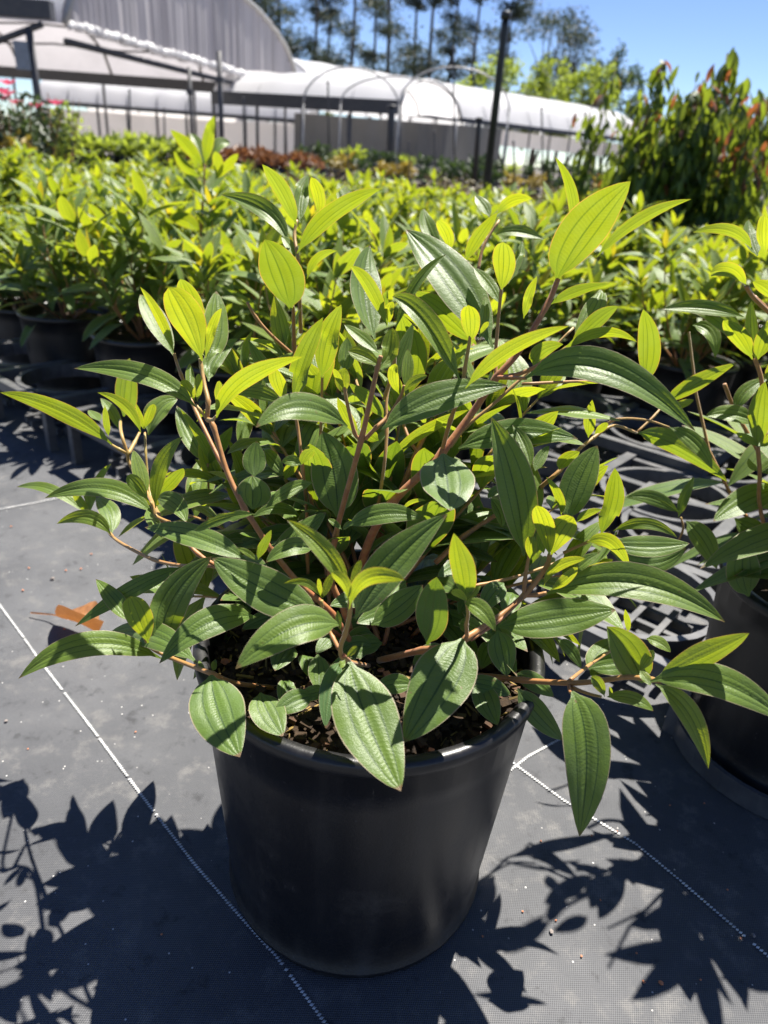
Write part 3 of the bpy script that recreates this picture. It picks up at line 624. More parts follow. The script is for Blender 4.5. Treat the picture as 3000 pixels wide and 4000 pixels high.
HERO_STEMS = [  # pixels and distance, radius in mm (root, tip), age (root, tip)
 ([(1395,2560,.46),(1350,2400,.47),(1290,2250,.475),(1311,2096,.48),(1340,1975,.48),(1412,1715,.48),(1451,1541,.485),(1475,1435,.49),(1488,1390,.49)], 2.4, 1.4, 0, .35),
 ([(1420,2570,.48),(1392,2330,.49),(1440,2120,.49),(1528,1970,.49),(1658,1840,.495),(1730,1763,.50),(1850,1605,.51),(1939,1474,.51),(2029,1371,.515),(2137,1191,.525),(2180,1090,.53)], 3.6, 1.9, 0, .15),
 ([(1939,1474,.51),(2000,1468,.51),(2055,1450,.51),(2137,1408,.51),(2222,1353,.51),(2260,1310,.51)], 1.7, 1.2, .2, .6),
 ([(1939,1474,.51),(2000,1476,.50),(2055,1478,.49)], 1.7, 1.0, 0, .3),
 ([(1939,1474,.51),(1935,1400,.515),(1945,1263,.52),(1957,1142,.52),(1965,1080,.525)], 1.5, 1.0, .3, .8),
 ([(1726,1763,.50),(1760,1640,.495),(1803,1522,.49),(1815,1445,.49),(1830,1360,.49),(1838,1310,.49)], 1.6, 1.1, .25, .9),
 ([(1440,2560,.50),(1430,2300,.51),(1500,2060,.52),(1566,1917,.525),(1629,1763,.53),(1682,1657,.54),(1740,1560,.55)], 2.6, 1.8, .05, .2),
 ([(1629,1763,.53),(1600,1720,.53),(1570,1640,.54)], 1.5, 1.2, .2, .4),
 ([(1760,1745,.52),(1822,1666,.52),(1920,1585,.525),(2000,1512,.53),(2120,1400,.54),(2240,1280,.55)], 1.4, 1.0, .5, .7),
 ([(1400,2560,.45),(1300,2400,.45),(1170,2280,.45),(1066,2156,.45),(989,2040,.45),(955,1987,.455),(883,1833,.46),(833,1665,.465),(808,1636,.465)], 2.2, 1.7, .0, .35),
 ([(808,1636,.465),(813,1569,.47),(799,1506,.475),(786,1430,.48),(782,1400,.48)], 1.7, 1.2, .35, .9),
 ([(808,1636,.465),(780,1600,.46),(765,1580,.46)], 1.2, .9, .7, .9),
 ([(808,1636,.465),(830,1640,.46),(845,1625,.45)], 1.2, .9, .7, .9),
 ([(893,1850,.462),(857,1795,.463),(800,1680,.47),(770,1617,.475),(745,1560,.48),(707,1463,.485),(690,1415,.49),(680,1380,.49)], 1.5, 1.1, .15, .6),
 ([(1385,2555,.50),(1290,2450,.50),(1215,2320,.50),(1201,2175,.50),(1197,1982,.50),(1182,1828,.50),(1163,1669,.51),(1145,1590,.51),(1142,1550,.505)], 1.5, 1.1, .15, .55),
 ([(1230,2200,.53),(1240,1900,.53),(1252,1700,.53),(1256,1587,.53),(1259,1458,.525)], 1.4, 1.0, .25, .7),
 ([(1450,2100,.52),(1475,1985,.51),(1499,1830,.51),(1511,1686,.52),(1510,1560,.53),(1535,1450,.54)], 1.4, 1.1, .35, .6),
 ([(1427,1715,.48),(1470,1670,.48),(1513,1628,.485),(1560,1560,.49),(1580,1505,.49)], 1.5, 1.1, .2, .55),
 ([(1405,1715,.48),(1385,1690,.48),(1359,1589,.48),(1347,1520,.48),(1345,1460,.49)], 1.4, 1.0, .15, .8),
 ([(1400,2540,.50),(1300,2300,.51),(1240,2120,.51),(1230,2021,.51),(1211,1934,.515),(1200,1850,.52)], 1.9, 1.4, .05, .2),
 ([(1200,2060,.53),(1172,1982,.53),(1119,1881,.53),(1086,1789,.53),(1060,1740,.54)], 1.7, 1.3, .85, .95),
 ([(1480,2580,.45),(1650,2540,.42),(1790,2520,.40),(1825,2490,.395),(1946,2410,.42),(2048,2325,.435),(2103,2259,.44),(2139,2205,.44),(2148,2165,.44)], 2.4, 1.6, .1, .55),
 ([(2048,2325,.435),(2050,2270,.44),(2061,2199,.445),(2068,2160,.445)], 1.6, 1.0, .3, .6),
 ([(2048,2325,.435),(2090,2325,.435),(2135,2315,.435)], 1.7, 1.1, .2, .4),
 ([(1840,2500,.395),(1950,2425,.415),(2040,2340,.43)], 1.0, .9, .1, .2),
 ([(1825,2490,.395),(1822,2440,.39),(1828,2400,.385),(1822,2345,.382)], 1.3, 1.0, .2, .8),
 ([(1500,2640,.47),(1700,2640,.45),(1886,2640,.44),(2042,2657,.42),(2223,2668,.40),(2340,2660,.395),(2452,2645,.385),(2545,2655,.375),(2580,2660,.37)], 2.2, 1.5, .1, .55),
 ([(2223,2660,.40),(2300,2600,.43),(2392,2538,.46)], 1.3, .9, .3, .6),
 ([(2228,2680,.40),(2245,2690,.395),(2300,2710,.39),(2350,2722,.386)], 1.2, .9, .2, .8),
 ([(2222,2672,.40),(2226,2700,.39),(2238,2712,.385)], 1.3, .9, .1, .3),
 ([(1440,2600,.43),(1350,2580,.37),(1330,2533,.36),(1349,2473,.355),(1366,2400,.35),(1366,2330,.345)], 1.5, 1.3, .3, .8),
 ([(1324,2535,.36),(1300,2490,.37),(1278,2450,.375),(1262,2400,.38),(1256,2345,.38)], 1.3, 1.0, .2, .85),
 ([(1340,2560,.36),(1365,2580,.368)], 1.3, 1.1, .0, .1),
 ([(1400,2620,.45),(1162,2684,.44),(939,2672,.42),(832,2633,.395),(745,2600,.42),(663,2567,.435),(591,2530,.437),(560,2480,.437)], 1.9, 1.3, .15, .6),
 ([(1350,2500,.46),(1100,2330,.46),(900,2240,.465),(832,2210,.47),(723,2211,.48),(603,2187,.49),(482,2127,.50),(434,2090,.505),(400,2040,.51),(350,2010,.53)], 1.8, 1.2, .0, .75),
 ([(900,2240,.465),(772,2163,.465),(700,2075,.46),(660,2041,.46),(608,2013,.46),(590,1960,.46)], 1.6, 1.1, .1, .75),
 ([(640,2050,.47),(560,1900,.50),(506,1810,.505),(497,1771,.505),(473,1689,.51),(470,1640,.55)], 1.9, 1.3, .5, .9),
 ([(497,1771,.505),(465,1755,.50),(434,1736,.50)], 1.6, 1.1, .7, .9),
 ([(500,1775,.505),(526,1728,.52),(545,1690,.53)], 1.8, 1.1, .7, .95),
 ([(600,1980,.49),(580,1900,.50),(574,1834,.505),(569,1766,.51),(566,1690,.52)], 1.2, .9, .8, .9),
 ([(815,2090,.55),(813,2030,.55),(815,1930,.545),(812,1812,.54)], 1.2, .9, .6, .8),
 ([(1160,1500,.57),(1149,1347,.57),(1146,1212,.565),(1140,1195,.56)], 1.8, 1.2, .15, .4),
 ([(1175,1300,.62),(1168,1100,.615),(1164,1010,.61),(1150,920,.62),(1160,860,.625)], 1.8, 1.3, .3, .9),
 ([(1240,1500,.59),(1180,1420,.585),(1060,1310,.58),(1000,1240,.58),(965,1180,.58)], 1.6, 1.2, .2, .5),
 ([(2110,1905,.54),(2186,1838,.545),(2258,1759,.56),(2318,1711,.57),(2397,1663,.58),(2487,1690,.60)], 1.8, 1.2, .4, .75),
 ([(2330,1700,.575),(2400,1640,.585),(2520,1640,.60),(2614,1669,.60)], 1.2, .9, .5, .75),
 ([(1700,2200,.49),(1812,2095,.50),(1942,2009,.51),(2020,1955,.51)], 2.0, 1.5, .15, .35),
 ([(1700,2020,.53),(1754,2009,.53),(1875,1980,.53)], 1.3, 1.0, .5, .7),
 ([(1780,2300,.47),(1878,2284,.47),(2005,2256,.48),(2107,2223,.485),(2180,2195,.49)], 1.3, 1.0, .4, .7),
 ([(1530,1300,.52),(1540,1420,.52),(1500,1560,.52)], 1.2, 1.4, .8, .5),
 ([(1866,1060,.66),(1890,960,.67),(1950,860,.68)], 1.6, 1.2, .3, .6),
 ([(1840,1500,.60),(1850,1300,.63),(1866,1060,.66)], 1.8, 1.5, .2, .3),
 ([(2040,1500,.56),(2300,1490,.58),(2515,1506,.60)], 1.3, 1.0, .4, .6),
 ([(2487,1690,.60),(2560,1620,.61),(2596,1572,.62)], 1.2, .9, .5, .8),
 ([(2200,2160,.50),(2290,2120,.50),(2345,2095,.50),(2380,2080,.49)], 1.2, .9, .5, .8),
 ([(2600,2200,.64),(2665,2080,.62),(2660,2020,.62)], 1.2, .9, .4, .7),
]
def crom(pts, k=5):
    out = []; p = [np.array(q, float) for q in pts]; p = [2*p[0]-p[1]]+p+[2*p[-1]-p[-2]]
    for i in range(1, len(p)-2):
        for j in range(k):
            t = j/k; a, b, c, d = p[i-1], p[i], p[i+1], p[i+2]
            out.append(.5*((2*b)+(-a+c)*t+(2*a-5*b+4*c-d)*t*t+(-a+3*b-3*c+d)*t**3))
    out.append(p[-2]); return out
def hero_stem(parent, pts, r0, r1, a0, a1):
    q = [Vector(v) for v in crom([tuple(HP(*p)) for p in pts])]; n = len(q); mb = MB()
    nodes = set(5*i for i in range(1, len(pts)-1, 2))
    rr = [(r0+(r1-r0)*i/(n-1))*1.15e-3*(1.25 if i in nodes else 1) for i in range(n)]
    mb.tube(q, rr, 8, [a0+(a1-a0)*i/(n-1) for i in range(n)])
    return mb.build('stem', M['stem'], parent)

# ------------------------------------------------------------------ pots
def pot_mesh(rt, rb, h, lip=.014, name='pot', n=64, feet=True):
    b = MB(); t = .003
    ro = rt - .0042
    prof = [(0, .012), (rb-.02, .012), (rb-.008, .010), (rb-.004, .0), (rb, .0), (rb+.001, .008), (rb+.0045, .0095), (rb+.0045, .013), (rb+.0015, .015)]
    for k in range(1, 7):
        f = k/6; prof.append((rb+.0015+(ro-rb-.0015)*f, .015+(h-lip-.015)*f))
    prof += [(ro+.002, h-lip+.0005), (rt-.001, h-lip+.001), (rt, h-lip+.003), (rt+.0008, h-.004), (rt-.001, h-.001), (rt-.004, h), (rt-.009, h-.0005), (rt-.011, h-.003),
             (rt-.012, h-.012), (rb+(rt-rb)*.80-.010, h-.06), (0, h-.062)]
    b.lathe(prof, n); return b.mesh(name, M['pot'])
hero = empty('potted_shrub', (0, 0, 0))
hero.location = (HX, HY, 0)
tag(hero, 'large leafy shrub in a round black pot standing alone on the grey mat', 'potted plant')
bpy.context.view_layer.update()
def local(o):      # keep world-placed geometry under a moved parent
    o.matrix_parent_inverse = Matrix.Translation(-Vector((HX, HY, 0))); return o
pot = add('pot', pot_mesh(.1478, .1230, .283), hero)
# drain feet notches along the base
for k in range(10):
    b = MB(); a = 2*math.pi*k/10+.2; b.box((.1217*math.cos(a), .1217*math.sin(a), .0055), (.005, .022, .009), a); b.build('foot', M['pot'], pot, smooth=False)
b = MB(); srng = random.Random(3); rings = [0, .02, .045, .07, .09, .11, .128, .1395]; vs = []; n = 40
for r_ in rings:
    for k in range(n):
        a = 2*math.pi*k/n; vs.append((r_*math.cos(a), r_*math.sin(a), .250+.014*(1-(r_/.14)**2)+srng.uniform(-.004, .004)))
b.add(vs, [(i*n+k, i*n+(k+1) % n, (i+1)*n+(k+1) % n, (i+1)*n+k) for i in range(len(rings)-1) for k in range(n)])
b.build('potting_mix', M['soil'], hero)
def chips(name, mat, num, size, seed, flat=.5, long=1.0, zr=(.262, .274), rmax=.132):
    g = random.Random(seed); b = MB()
    for k in range(num):
        r_ = rmax*math.sqrt(g.random()); a = g.uniform(0, 6.28); c = Vector((r_*math.cos(a), r_*math.sin(a), .254+.013*(1-(r_/.14)**2)+g.uniform(-.001, .004)))
        s = size*g.uniform(.5, 1.4); X = Vector((g.gauss(0, 1), g.gauss(0, 1), g.gauss(0, .3))).normalized(); Y = X.cross(Vector((g.gauss(0, .3), g.gauss(0, .3), 1))).normalized(); Z = X.cross(Y)
        b.box(c, (s*long, s*g.uniform(.5, .9), s*flat*g.uniform(.5, 1)), axes=(X, Y, Z))
    o = b.build(name, mat, hero, smooth=False); o['kind'] = 'stuff'; return o
chips('bark_mulch', M['bark'], 160, .008, 1)
chips('dark_mulch', M['soil'], 900, .007, 2)
chips('straw', M['straw'], 420, .0022, 4, .5, 5.0)
chips('clay_granules', M['chip'], 36, .006, 6, .8)
for st in HERO_STEMS: local(hero_stem(hero, *st))
for L in HERO_LEAVES: local(hero_leaf(hero, L))
# further shoots that fill the crown: opposite pairs and a tuft at the tip
def shoot_leaf(mb, b, d, up, L, W, age, g):
    d = d.normalized(); side = d.cross(up); side = side.normalized() if side.length > 1e-3 else Vector((1, 0, 0)); nr = side.cross(d)
    bend = g.uniform(-.02, .30); C = b+d*(L*.5)+nr*(L*.10); T = b+d*L-nr*(L*bend)-Vector((0, 0, L*bend*.3))
    def sp(v): return b*((1-v)**2)+C*(2*v*(1-v))+T*(v*v)
    leaf_geom(mb, sp, lambda v: nr, W, R(g.uniform(6, 20)), age, 11, US, p=.70, q=.90, wave=g.uniform(.02, .09), camber=g.uniform(.05, .15), ph=g.uniform(0, 6))
frng = random.Random(77); fill = MB()
for px, py, yy in FILL_SHOOTS:
    tip = P(px, py, yy); b0 = Vector((HX+frng.uniform(-.03, .03), HY+.02+frng.uniform(-.03, .03), .25)); mid = b0.lerp(tip, .5)+Vector((0, 0, .03)) + (tip-b0).cross(Vector((0, 0, 1)))*frng.uniform(-.08, .08)
    pts = [b0*((1-t)**2)+mid*(2*t*(1-t))+tip*(t*t) for t in np.linspace(0, 1, 12)]
    q = MB(); q.tube(pts, [.0022-.0011*i/11 for i in range(12)], 7, [.6*i/11 for i in range(12)]); local(q.build('stem', M['stem'], hero))
    az = frng.uniform(0, 3.1)
    for t in (.42, .60, .78, .92):
        f = t*11; i = int(f); b_ = pts[i].lerp(pts[i+1], f-i); tan = (pts[i+1]-pts[i]).normalized(); ex = tan.orthogonal().normalized(); ey = tan.cross(ex); az += 1.57+frng.uniform(-.2, .2)
        for sg in (0, math.pi):
            dr = ex*math.cos(az+sg)+ey*math.sin(az+sg); L = frng.uniform(.075, .115)*(1.1-.3*t)
            shoot_leaf(fill, b_, dr+tan*frng.uniform(.3, .9), Vector((0, 0, 1)), L, L*frng.uniform(.30, .42), min(.9, max(0, (t-.35)*.8+frng.uniform(-.1, .15))), frng)
    for k in range(6):
        a = k*1.57+az+(.78 if k > 3 else 0); dr = ex*math.cos(a)+ey*math.sin(a); L = frng.uniform(.05, .07) if k < 4 else frng.uniform(.03, .04)
        shoot_leaf(fill, tip, dr*(.65 if k < 4 else .25)+tan+Vector((0, 0, .25)), -dr+Vector((0, 0, .3)), L, L*frng.uniform(.28, .38), frng.uniform(.45, .9), frng)
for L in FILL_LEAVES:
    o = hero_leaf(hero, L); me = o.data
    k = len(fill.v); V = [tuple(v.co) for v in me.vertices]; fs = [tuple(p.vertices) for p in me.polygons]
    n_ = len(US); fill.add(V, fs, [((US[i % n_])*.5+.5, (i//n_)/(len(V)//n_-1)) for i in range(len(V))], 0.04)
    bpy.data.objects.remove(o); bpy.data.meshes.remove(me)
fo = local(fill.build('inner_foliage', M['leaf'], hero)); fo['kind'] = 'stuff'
# ------------------------------------------------------------------ the bed of young potted shrubs behind
US5 = [-1, -.5, 0, .5, 1]
def leaf_variant(seed, age, L=1.0, W=.27, droop=.25, fold=.2, nv=6, us=US5, twist=0.0):
    g = random.Random(seed); mb = MB(); d = droop*g.uniform(.6, 1.4)
    def spine(v): return Vector((.05*math.sin(v*3+g_ph), v*L, -d*v*v*L*.9 + .06*v))
    g_ph = g.uniform(0, 6)
    def norms(v): return Vector((twist*v, .2*d*v, 1))
    leaf_geom(mb, spine, norms, W*g.uniform(.85, 1.15), fold*g.uniform(.6, 1.4), age, nv, us, petiole=.07, wave=.05, camber=.10, ph=g.uniform(0, 6))
    return mb
LV_AGES = [0.03, .12, .28, .46, .64, .82, 1.0]
LV = [[leaf_variant(100+10*i+k, a, droop=(.5, .3, .15)[k] if a < .5 else (.12, .25, .05)[k], fold=(.15, .3, .25)[k]) for k in range(3)] for i, a in enumerate(LV_AGES)]
LVM = [[mb.mesh('bed_leaf_%d_%d' % (i, k), M['leaf']) for k, mb in enumerate(r_)] for i, r_ in enumerate(LV)]
def frame(base, d, up, L, roll=0.0):
    y = d.normalized(); x = y.cross(up)
    if x.length < 1e-3: x = Vector((1, 0, 0))
    x.normalize(); z = x.cross(y)
    c, s_ = math.cos(roll), math.sin(roll); x, z = x*c+z*s_, z*c-x*s_
    m = Matrix(((x.x, y.x, z.x, base.x), (x.y, y.y, z.y, base.y), (x.z, y.z, z.z, base.z), (0, 0, 0, 1)))
    return m @ Matrix.Scale(L, 4)
def gen_shrub(seed, rad=.17, top=.185, z0=.20, nst=11, young=.5, big=.120):
    """leaf placements (variant row, column, matrix) and stem lines of one young shrub"""
    g = random.Random(seed); leaves = []; stems = []
    for i in range(nst):
        phi = 2*math.pi*(i+g.uniform(-.3, .3))/nst*(1 if i < nst-2 else 1.7); til = g.uniform(.35, 1.15) if i < nst-2 else g.uniform(0, .3)
        ln = top*g.choice((.75, .9, 1.0, 1.1, 1.45))*g.uniform(.9, 1.1)*(1+.25*math.sin(til)); out = Vector((math.cos(phi), math.sin(phi), 0))
        p0 = Vector((out.x*.015, out.y*.015, z0)); pts = []
        for k in range(6):
            t = k/5; tt = til*(1-.35*t); pts.append(p0 + out*(math.sin(tt)*ln*t) + Vector((g.uniform(-.006, .006), g.uniform(-.006, .006), math.cos(tt)*ln*t)))
        stems.append((pts, .0026, .0013))
        # opposite leaf pairs
        nn = 4; az = g.uniform(0, 3.14)
        for k in range(nn):
            t = (k+1.2)/(nn+.6); f = t*5; a = int(min(4, f)); b = pts[a].lerp(pts[a+1], f-a); tan = (pts[a+1]-pts[a]).normalized()
            az += math.pi/2+g.uniform(-.2, .2); ex = tan.orthogonal().normalized(); ey = tan.cross(ex)
            for sgn in (0, math.pi):
                dirn = ex*math.cos(az+sgn)+ey*math.sin(az+sgn)
                dd = (dirn*1.0 + tan*g.uniform(.35, .9)*(.5+t)).normalized(); age_i = min(5, max(0, int((t**1.4*young*1.2)*6+g.uniform(-.8, .9))))
                leaves.append((age_i, g.randrange(3), frame(b, dd, Vector((0, 0, 1)) if dd.z < .9 else -dirn, big*g.uniform(.75, 1.2)*(1.05-.25*t), g.uniform(-.35, .35))))
            if g.random() < .45 and k < nn-1:       # a short side shoot
                dirn = ex*math.cos(az)+ey*math.sin(az); q = b+(dirn*.6+tan+Vector((0, 0, .5))).normalized()*.05
                stems.append(([b, b.lerp(q, .5), q], .0016, .001))
                for m_ in range(4):
                    a2 = m_*math.pi/2+az; dd = (ex*math.cos(a2)+ey*math.sin(a2))*.55+Vector((0, 0, .9))
                    leaves.append((min(5, int(young*7+g.uniform(-1.4, 1.2))), g.randrange(3), frame(q, dd, -(ex*math.cos(a2)+ey*math.sin(a2))+Vector((0, 0, .2)), big*g.uniform(.4, .7), 0)))
        q = pts[-1]; tan = (pts[-1]-pts[-2]).normalized(); ex = tan.orthogonal().normalized(); ey = tan.cross(ex)
        for m_ in range(7):
            a2 = m_*math.pi/2+g.uniform(-.2, .2)+(.78 if m_ > 3 else 0); sp_ = .75 if m_ < 4 else .3
            dirn = ex*math.cos(a2)+ey*math.sin(a2); dd = dirn*sp_*g.uniform(.7, 1.3)+tan*.8+Vector((0, 0, .1))
            leaves.append((6 if (m_ > 3 and g.random() < .40) else min(5, max(2, int(young*6+.6+g.uniform(-1.4, 1.4)))), g.randrange(3), frame(q, dd, -dirn+Vector((0, 0, .3)), big*(g.uniform(.6, .9) if m_ < 4 else g.uniform(.35, .55)), g.uniform(-.3, .3))))
    return leaves, stems
def stems_mesh(stems, name, n=5):
    mb = MB(); g = random.Random(1)
    for pts, r0, r1 in stems:
        k = len(pts); mb.tube(pts, [r0+(r1-r0)*i/(k-1) for i in range(k)], n, [i/(k-1)*.8 for i in range(k)], caps=False)
    return mb.mesh(name, M['stem'])
def merged_leaves(leaves, name):
    mb = MB()
    for a, k, mx in leaves:
        src = LV[a][k]; V = np.array(src.v); mm = np.array(mx); V = V@mm[:3, :3].T+mm[:3, 3]
        mb.add([tuple(v) for v in V], src.f, src.uv, list(src.a))
    return mb.mesh(name, M['leaf'])
BED_POT = pot_mesh(.120, .098, .225, .012, 'bed_pot', 32)
sb = MB(); sb.lathe([(0, .205), (.06, .204), (.108, .198)], 24); BED_SOIL = sb.mesh('bed_mix', M['soil'])
BED = [gen_shrub(40+i, young=(.46, .54, .60, .66, .74)[i % 5]) for i in range(5)]
BED_STEMS = [stems_mesh(b[1], 'bed_stems_%d' % i) for i, b in enumerate(BED)]
BED_FOL = [merged_leaves(b[0], 'bed_foliage_%d' % i) for i, b in enumerate(BED)]
FAR_POT = pot_mesh(.120, .098, .225, .012, 'far_pot', 14)
# near shrub: every leaf a part
def near_shrub(k, x, y, rz, label, sc=1.0):
    o = empty('young_shrub', (x, y, 0), rz); tag(o, label, 'potted plant', 'young shrubs in the plant bed'); o.scale = (sc, sc, sc)
    add('pot', BED_POT, o); add('potting_mix', BED_SOIL, o)
    lv, st = BED[k]
    add('stems', BED_STEMS[k], o)['kind'] = 'stuff'
    for a, c, mx in lv[:290]:
        l = add('leaf', LVM[a][c], o); l.matrix_basis = mx
    return o
ORI = Vector((-.86, 1.90)); UU = Vector((.245, -.20)); VV = Vector((.205, .25))
brng = random.Random(21); near = []; far = []
for j in range(0, 20):
    for i in range(-24, 30):
        c = ORI+UU*i+VV*j+Vector((brng.uniform(-.03, .03), brng.uniform(-.03, .03)))
        x, y = c
        if y < .5 or y > 5.9 - .12*x: continue
        if abs(x) > .62*y+.35: continue
        if x > -.25 and y < 1.22: continue                      # the open mat and empty trays near the front shrub
        if x > .12 and y < 1.55 + .1*(x > .5): continue
        d = math.hypot(x, y); (near if d < 2.3 else far).append((d, x, y, j))
near.sort(); far.sort()

_o = 'first second third fourth fifth sixth seventh eighth ninth tenth eleventh twelfth thirteenth fourteenth fifteenth sixteenth seventeenth eighteenth nineteenth'.split()
ORD = _o+['twentieth']+['twenty-'+k for k in _o[:9]]+['thirtieth']+['thirty-'+k for k in _o[:9]]
place = {}
for j in range(20):
    for q, (x, y) in enumerate(sorted((x, y) for d, x, y, jj in near+far if jj == j)): place[(x, y)] = ORD[q]
rows = {}
for d, x, y, j in near: rows.setdefault(j, []).append((x, y))
k = 0
for j, lst in sorted(rows.items()):
    lst.sort()
    for q, (x, y) in enumerate(lst):
        near_shrub(k % 5, x, y, brng.uniform(0, 6.28), 'young shrub with visible stems, %s from the left in the %s row of the bed' % (place[(x, y)], ORD[j]), brng.uniform(.95, 1.1)); k += 1
protos = []
for k in range(5):
    o = empty('young_shrub'); tag(o, '-', 'potted plant', 'young shrubs in the plant bed')
    add('pot', FAR_POT, o); add('foliage', BED_FOL[k], o)['kind'] = 'stuff'; add('stems', BED_STEMS[k], o)['kind'] = 'stuff'; protos.append(o)
used = set()
for d, x, y, j in far:
    k = brng.randrange(5); o = protos[k] if k not in used else copy_tree(protos[k]); used.add(k)
    o.location = (x, y, 0); o.rotation_euler = (0, 0, brng.uniform(0, 6.28)); f = brng.uniform(.92, 1.12)*(1.0+.03*j*0); o.scale = (f, f, f*brng.uniform(.80, .98))
    o['label'] = 'yellow-green young shrub, %s from the left in the %s row of the bed' % (place[(x, y)], ORD[j])
# tall shoot rising out of the bed on the left
tall = empty('young_shrub', tuple(P(800, 1000, 2.0).xy)+(0,)); tag(tall, 'tallest young shrub in the bed, one shoot rising well above the others', 'potted plant', 'young shrubs in the plant bed')
add('pot', BED_POT, tall); add('potting_mix', BED_SOIL, tall)
mb = MB(); tp = [P(770, 1100, 2.0), P(785, 900, 2.0), P(796, 740, 2.0), P(800, 640, 2.0)]; base = Vector((tall.location.x, tall.location.y, .2))
tl_ = [base-tall.location]+[p-tall.location for p in tp]; mb.tube(tl_, [.005, .0045, .004, .003, .002], 7, [0, 0, .1, .2, .5]); mb.build('stem', M['stem'], tall)
def part_leaf(parent, L, off):
    o = hero_leaf(parent, L, True); o.matrix_parent_inverse = Matrix.Translation(-Vector(off)); return o

for L in [(790,650, 730,570, 665,508, 52, 2.0,1.98,'B'), (802,640, 812,540, 838,452, 48, 2.0,2.02,'B'), (815,650, 850,570, 900,560, 50, 2.0,1.97,'P'), (795,640, 775,570, 745,520, 50, 2.02,2.05,'L'),
          (840,700, 880,660, 930,600, 36, 2.0,2.0,'Y'), (845,700, 850,650, 842,590, 44, 2.0,2.0,'Y'), (780,690, 720,650, 680,588, 40, 2.0,1.98,'B'), (790,760, 740,700, 725,690, 48, 2.0,1.97,'T'),
          (800,740, 850,700, 880,640, 46, 2.0,1.98,'P'), (780,900, 720,860, 660,850, 60, 2.0,1.95,'B'), (785,890, 840,850, 890,860, 60, 2.0,1.95,'T'), (775,1000, 700,980, 650,1010, 60, 2.0,1.95,'T'), (780,1000, 850,960, 910,980, 60, 2.0,1.97,'G')]:
    part_leaf(tall, L, tall.location)
# the shrub at the right edge, nearer than the rest
nb = near_shrub(2, .53, .70, 1.0, 'second potted shrub at the right edge, half cut off, beside the large one', 1.12)
for ch in list(nb.children):      # keep its low leaves, its upper shoots are built one by one
    if ch.name.startswith('leaf'):
        wp = Vector((.53, .70, 0)) + Matrix.Rotation(1.0, 3, 'Z') @ (ch.matrix_basis.translation*1.12)
        if wp.x < .40: bpy.data.objects.remove(ch)
NL = [(2939,975, 2850,900, 2705,908, 48, .72,.68,'B'), (2919,1118, 2850,1062, 2776,1064, 62, .70,.67,'Y'), (2905,1238, 2750,1203, 2586,1207, 60, .74,.70,'P'),
      (2892,1348, 2800,1228, 2680,1215, 88, .74,.70,'T'), (2705,1270, 2775,1300, 2793,1398, 62, .76,.75,'P'), (2960,1000, 2930,930, 2925,858, 56, .74,.75,'P'), (2990,1000, 2978,920, 2986,840, 52, .74,.75,'Y'),
      (2940,1405, 2880,1310, 2825,1252, 72, .72,.70,'B'), (2952,1405, 2935,1290, 2935,1175, 52, .73,.74,'S'), (2960,1405, 2995,1320, 3020,1240, 76, .72,.72,'B'), (2950,1650, 2860,1618, 2755,1625, 72, .70,.66,'P'),
      (2958,1745, 2962,1620, 2990,1490, 84, .69,.70,'G'), (2878,1605, 2915,1530, 3000,1478, 62, .74,.73,'T'), (2962,1745, 2920,1715, 2876,1690, 34, .69,.68,'B'), (2968,1745, 3000,1720, 3030,1680, 40, .69,.69,'B'),
      (3050,1900, 2915,1955, 2786,2037, 112, .72,.68,'S'), (2870,2025, 2950,2075, 3060,2100, 92, .72,.72,'S'), (2925,2330, 2900,2220, 2920,2110, 130, .66,.67,'S'), (3040,1180, 3000,1130, 2940,1100, 60, .70,.69,'B'),
      (3000,1500, 3040,1420, 3060,1340, 70, .73,.73,'G'), (2965,1850, 3010,1820, 3050,1800, 50, .69,.69,'L'), (2960,1840, 2935,1820, 2925,1790, 26, .69,.69,'B'), (2900,2640, 2890,2560, 2900,2480, 20, .6,.6,'S')][:-1]
for L in NL: part_leaf(nb, L, nb.location).matrix_parent_inverse = nb.matrix_basis.inverted()
for pts in ([(2946,1159,.72),(3010,1230,.72),(3080,1400,.72)], [(2915,1120,.70),(2946,1165,.71),(3020,1235,.72)], [(2948,1400,.72),(2975,1490,.71),(2990,1700,.70)], [(2960,1745,.69),(2968,1850,.69),(2972,2000,.69),(3060,2300,.68)], [(2830,1500,.76),(2870,1600,.76),(2960,1760,.74)]):
    mb = MB(); q = [Vector(v) for v in crom([tuple(P(*p)) for p in pts])]; mb.tube(q, .0022, 7, .35); mb.build('stem', M['stem'], nb).matrix_parent_inverse = nb.matrix_basis.inverted()
bpy.context.view_layer.update()
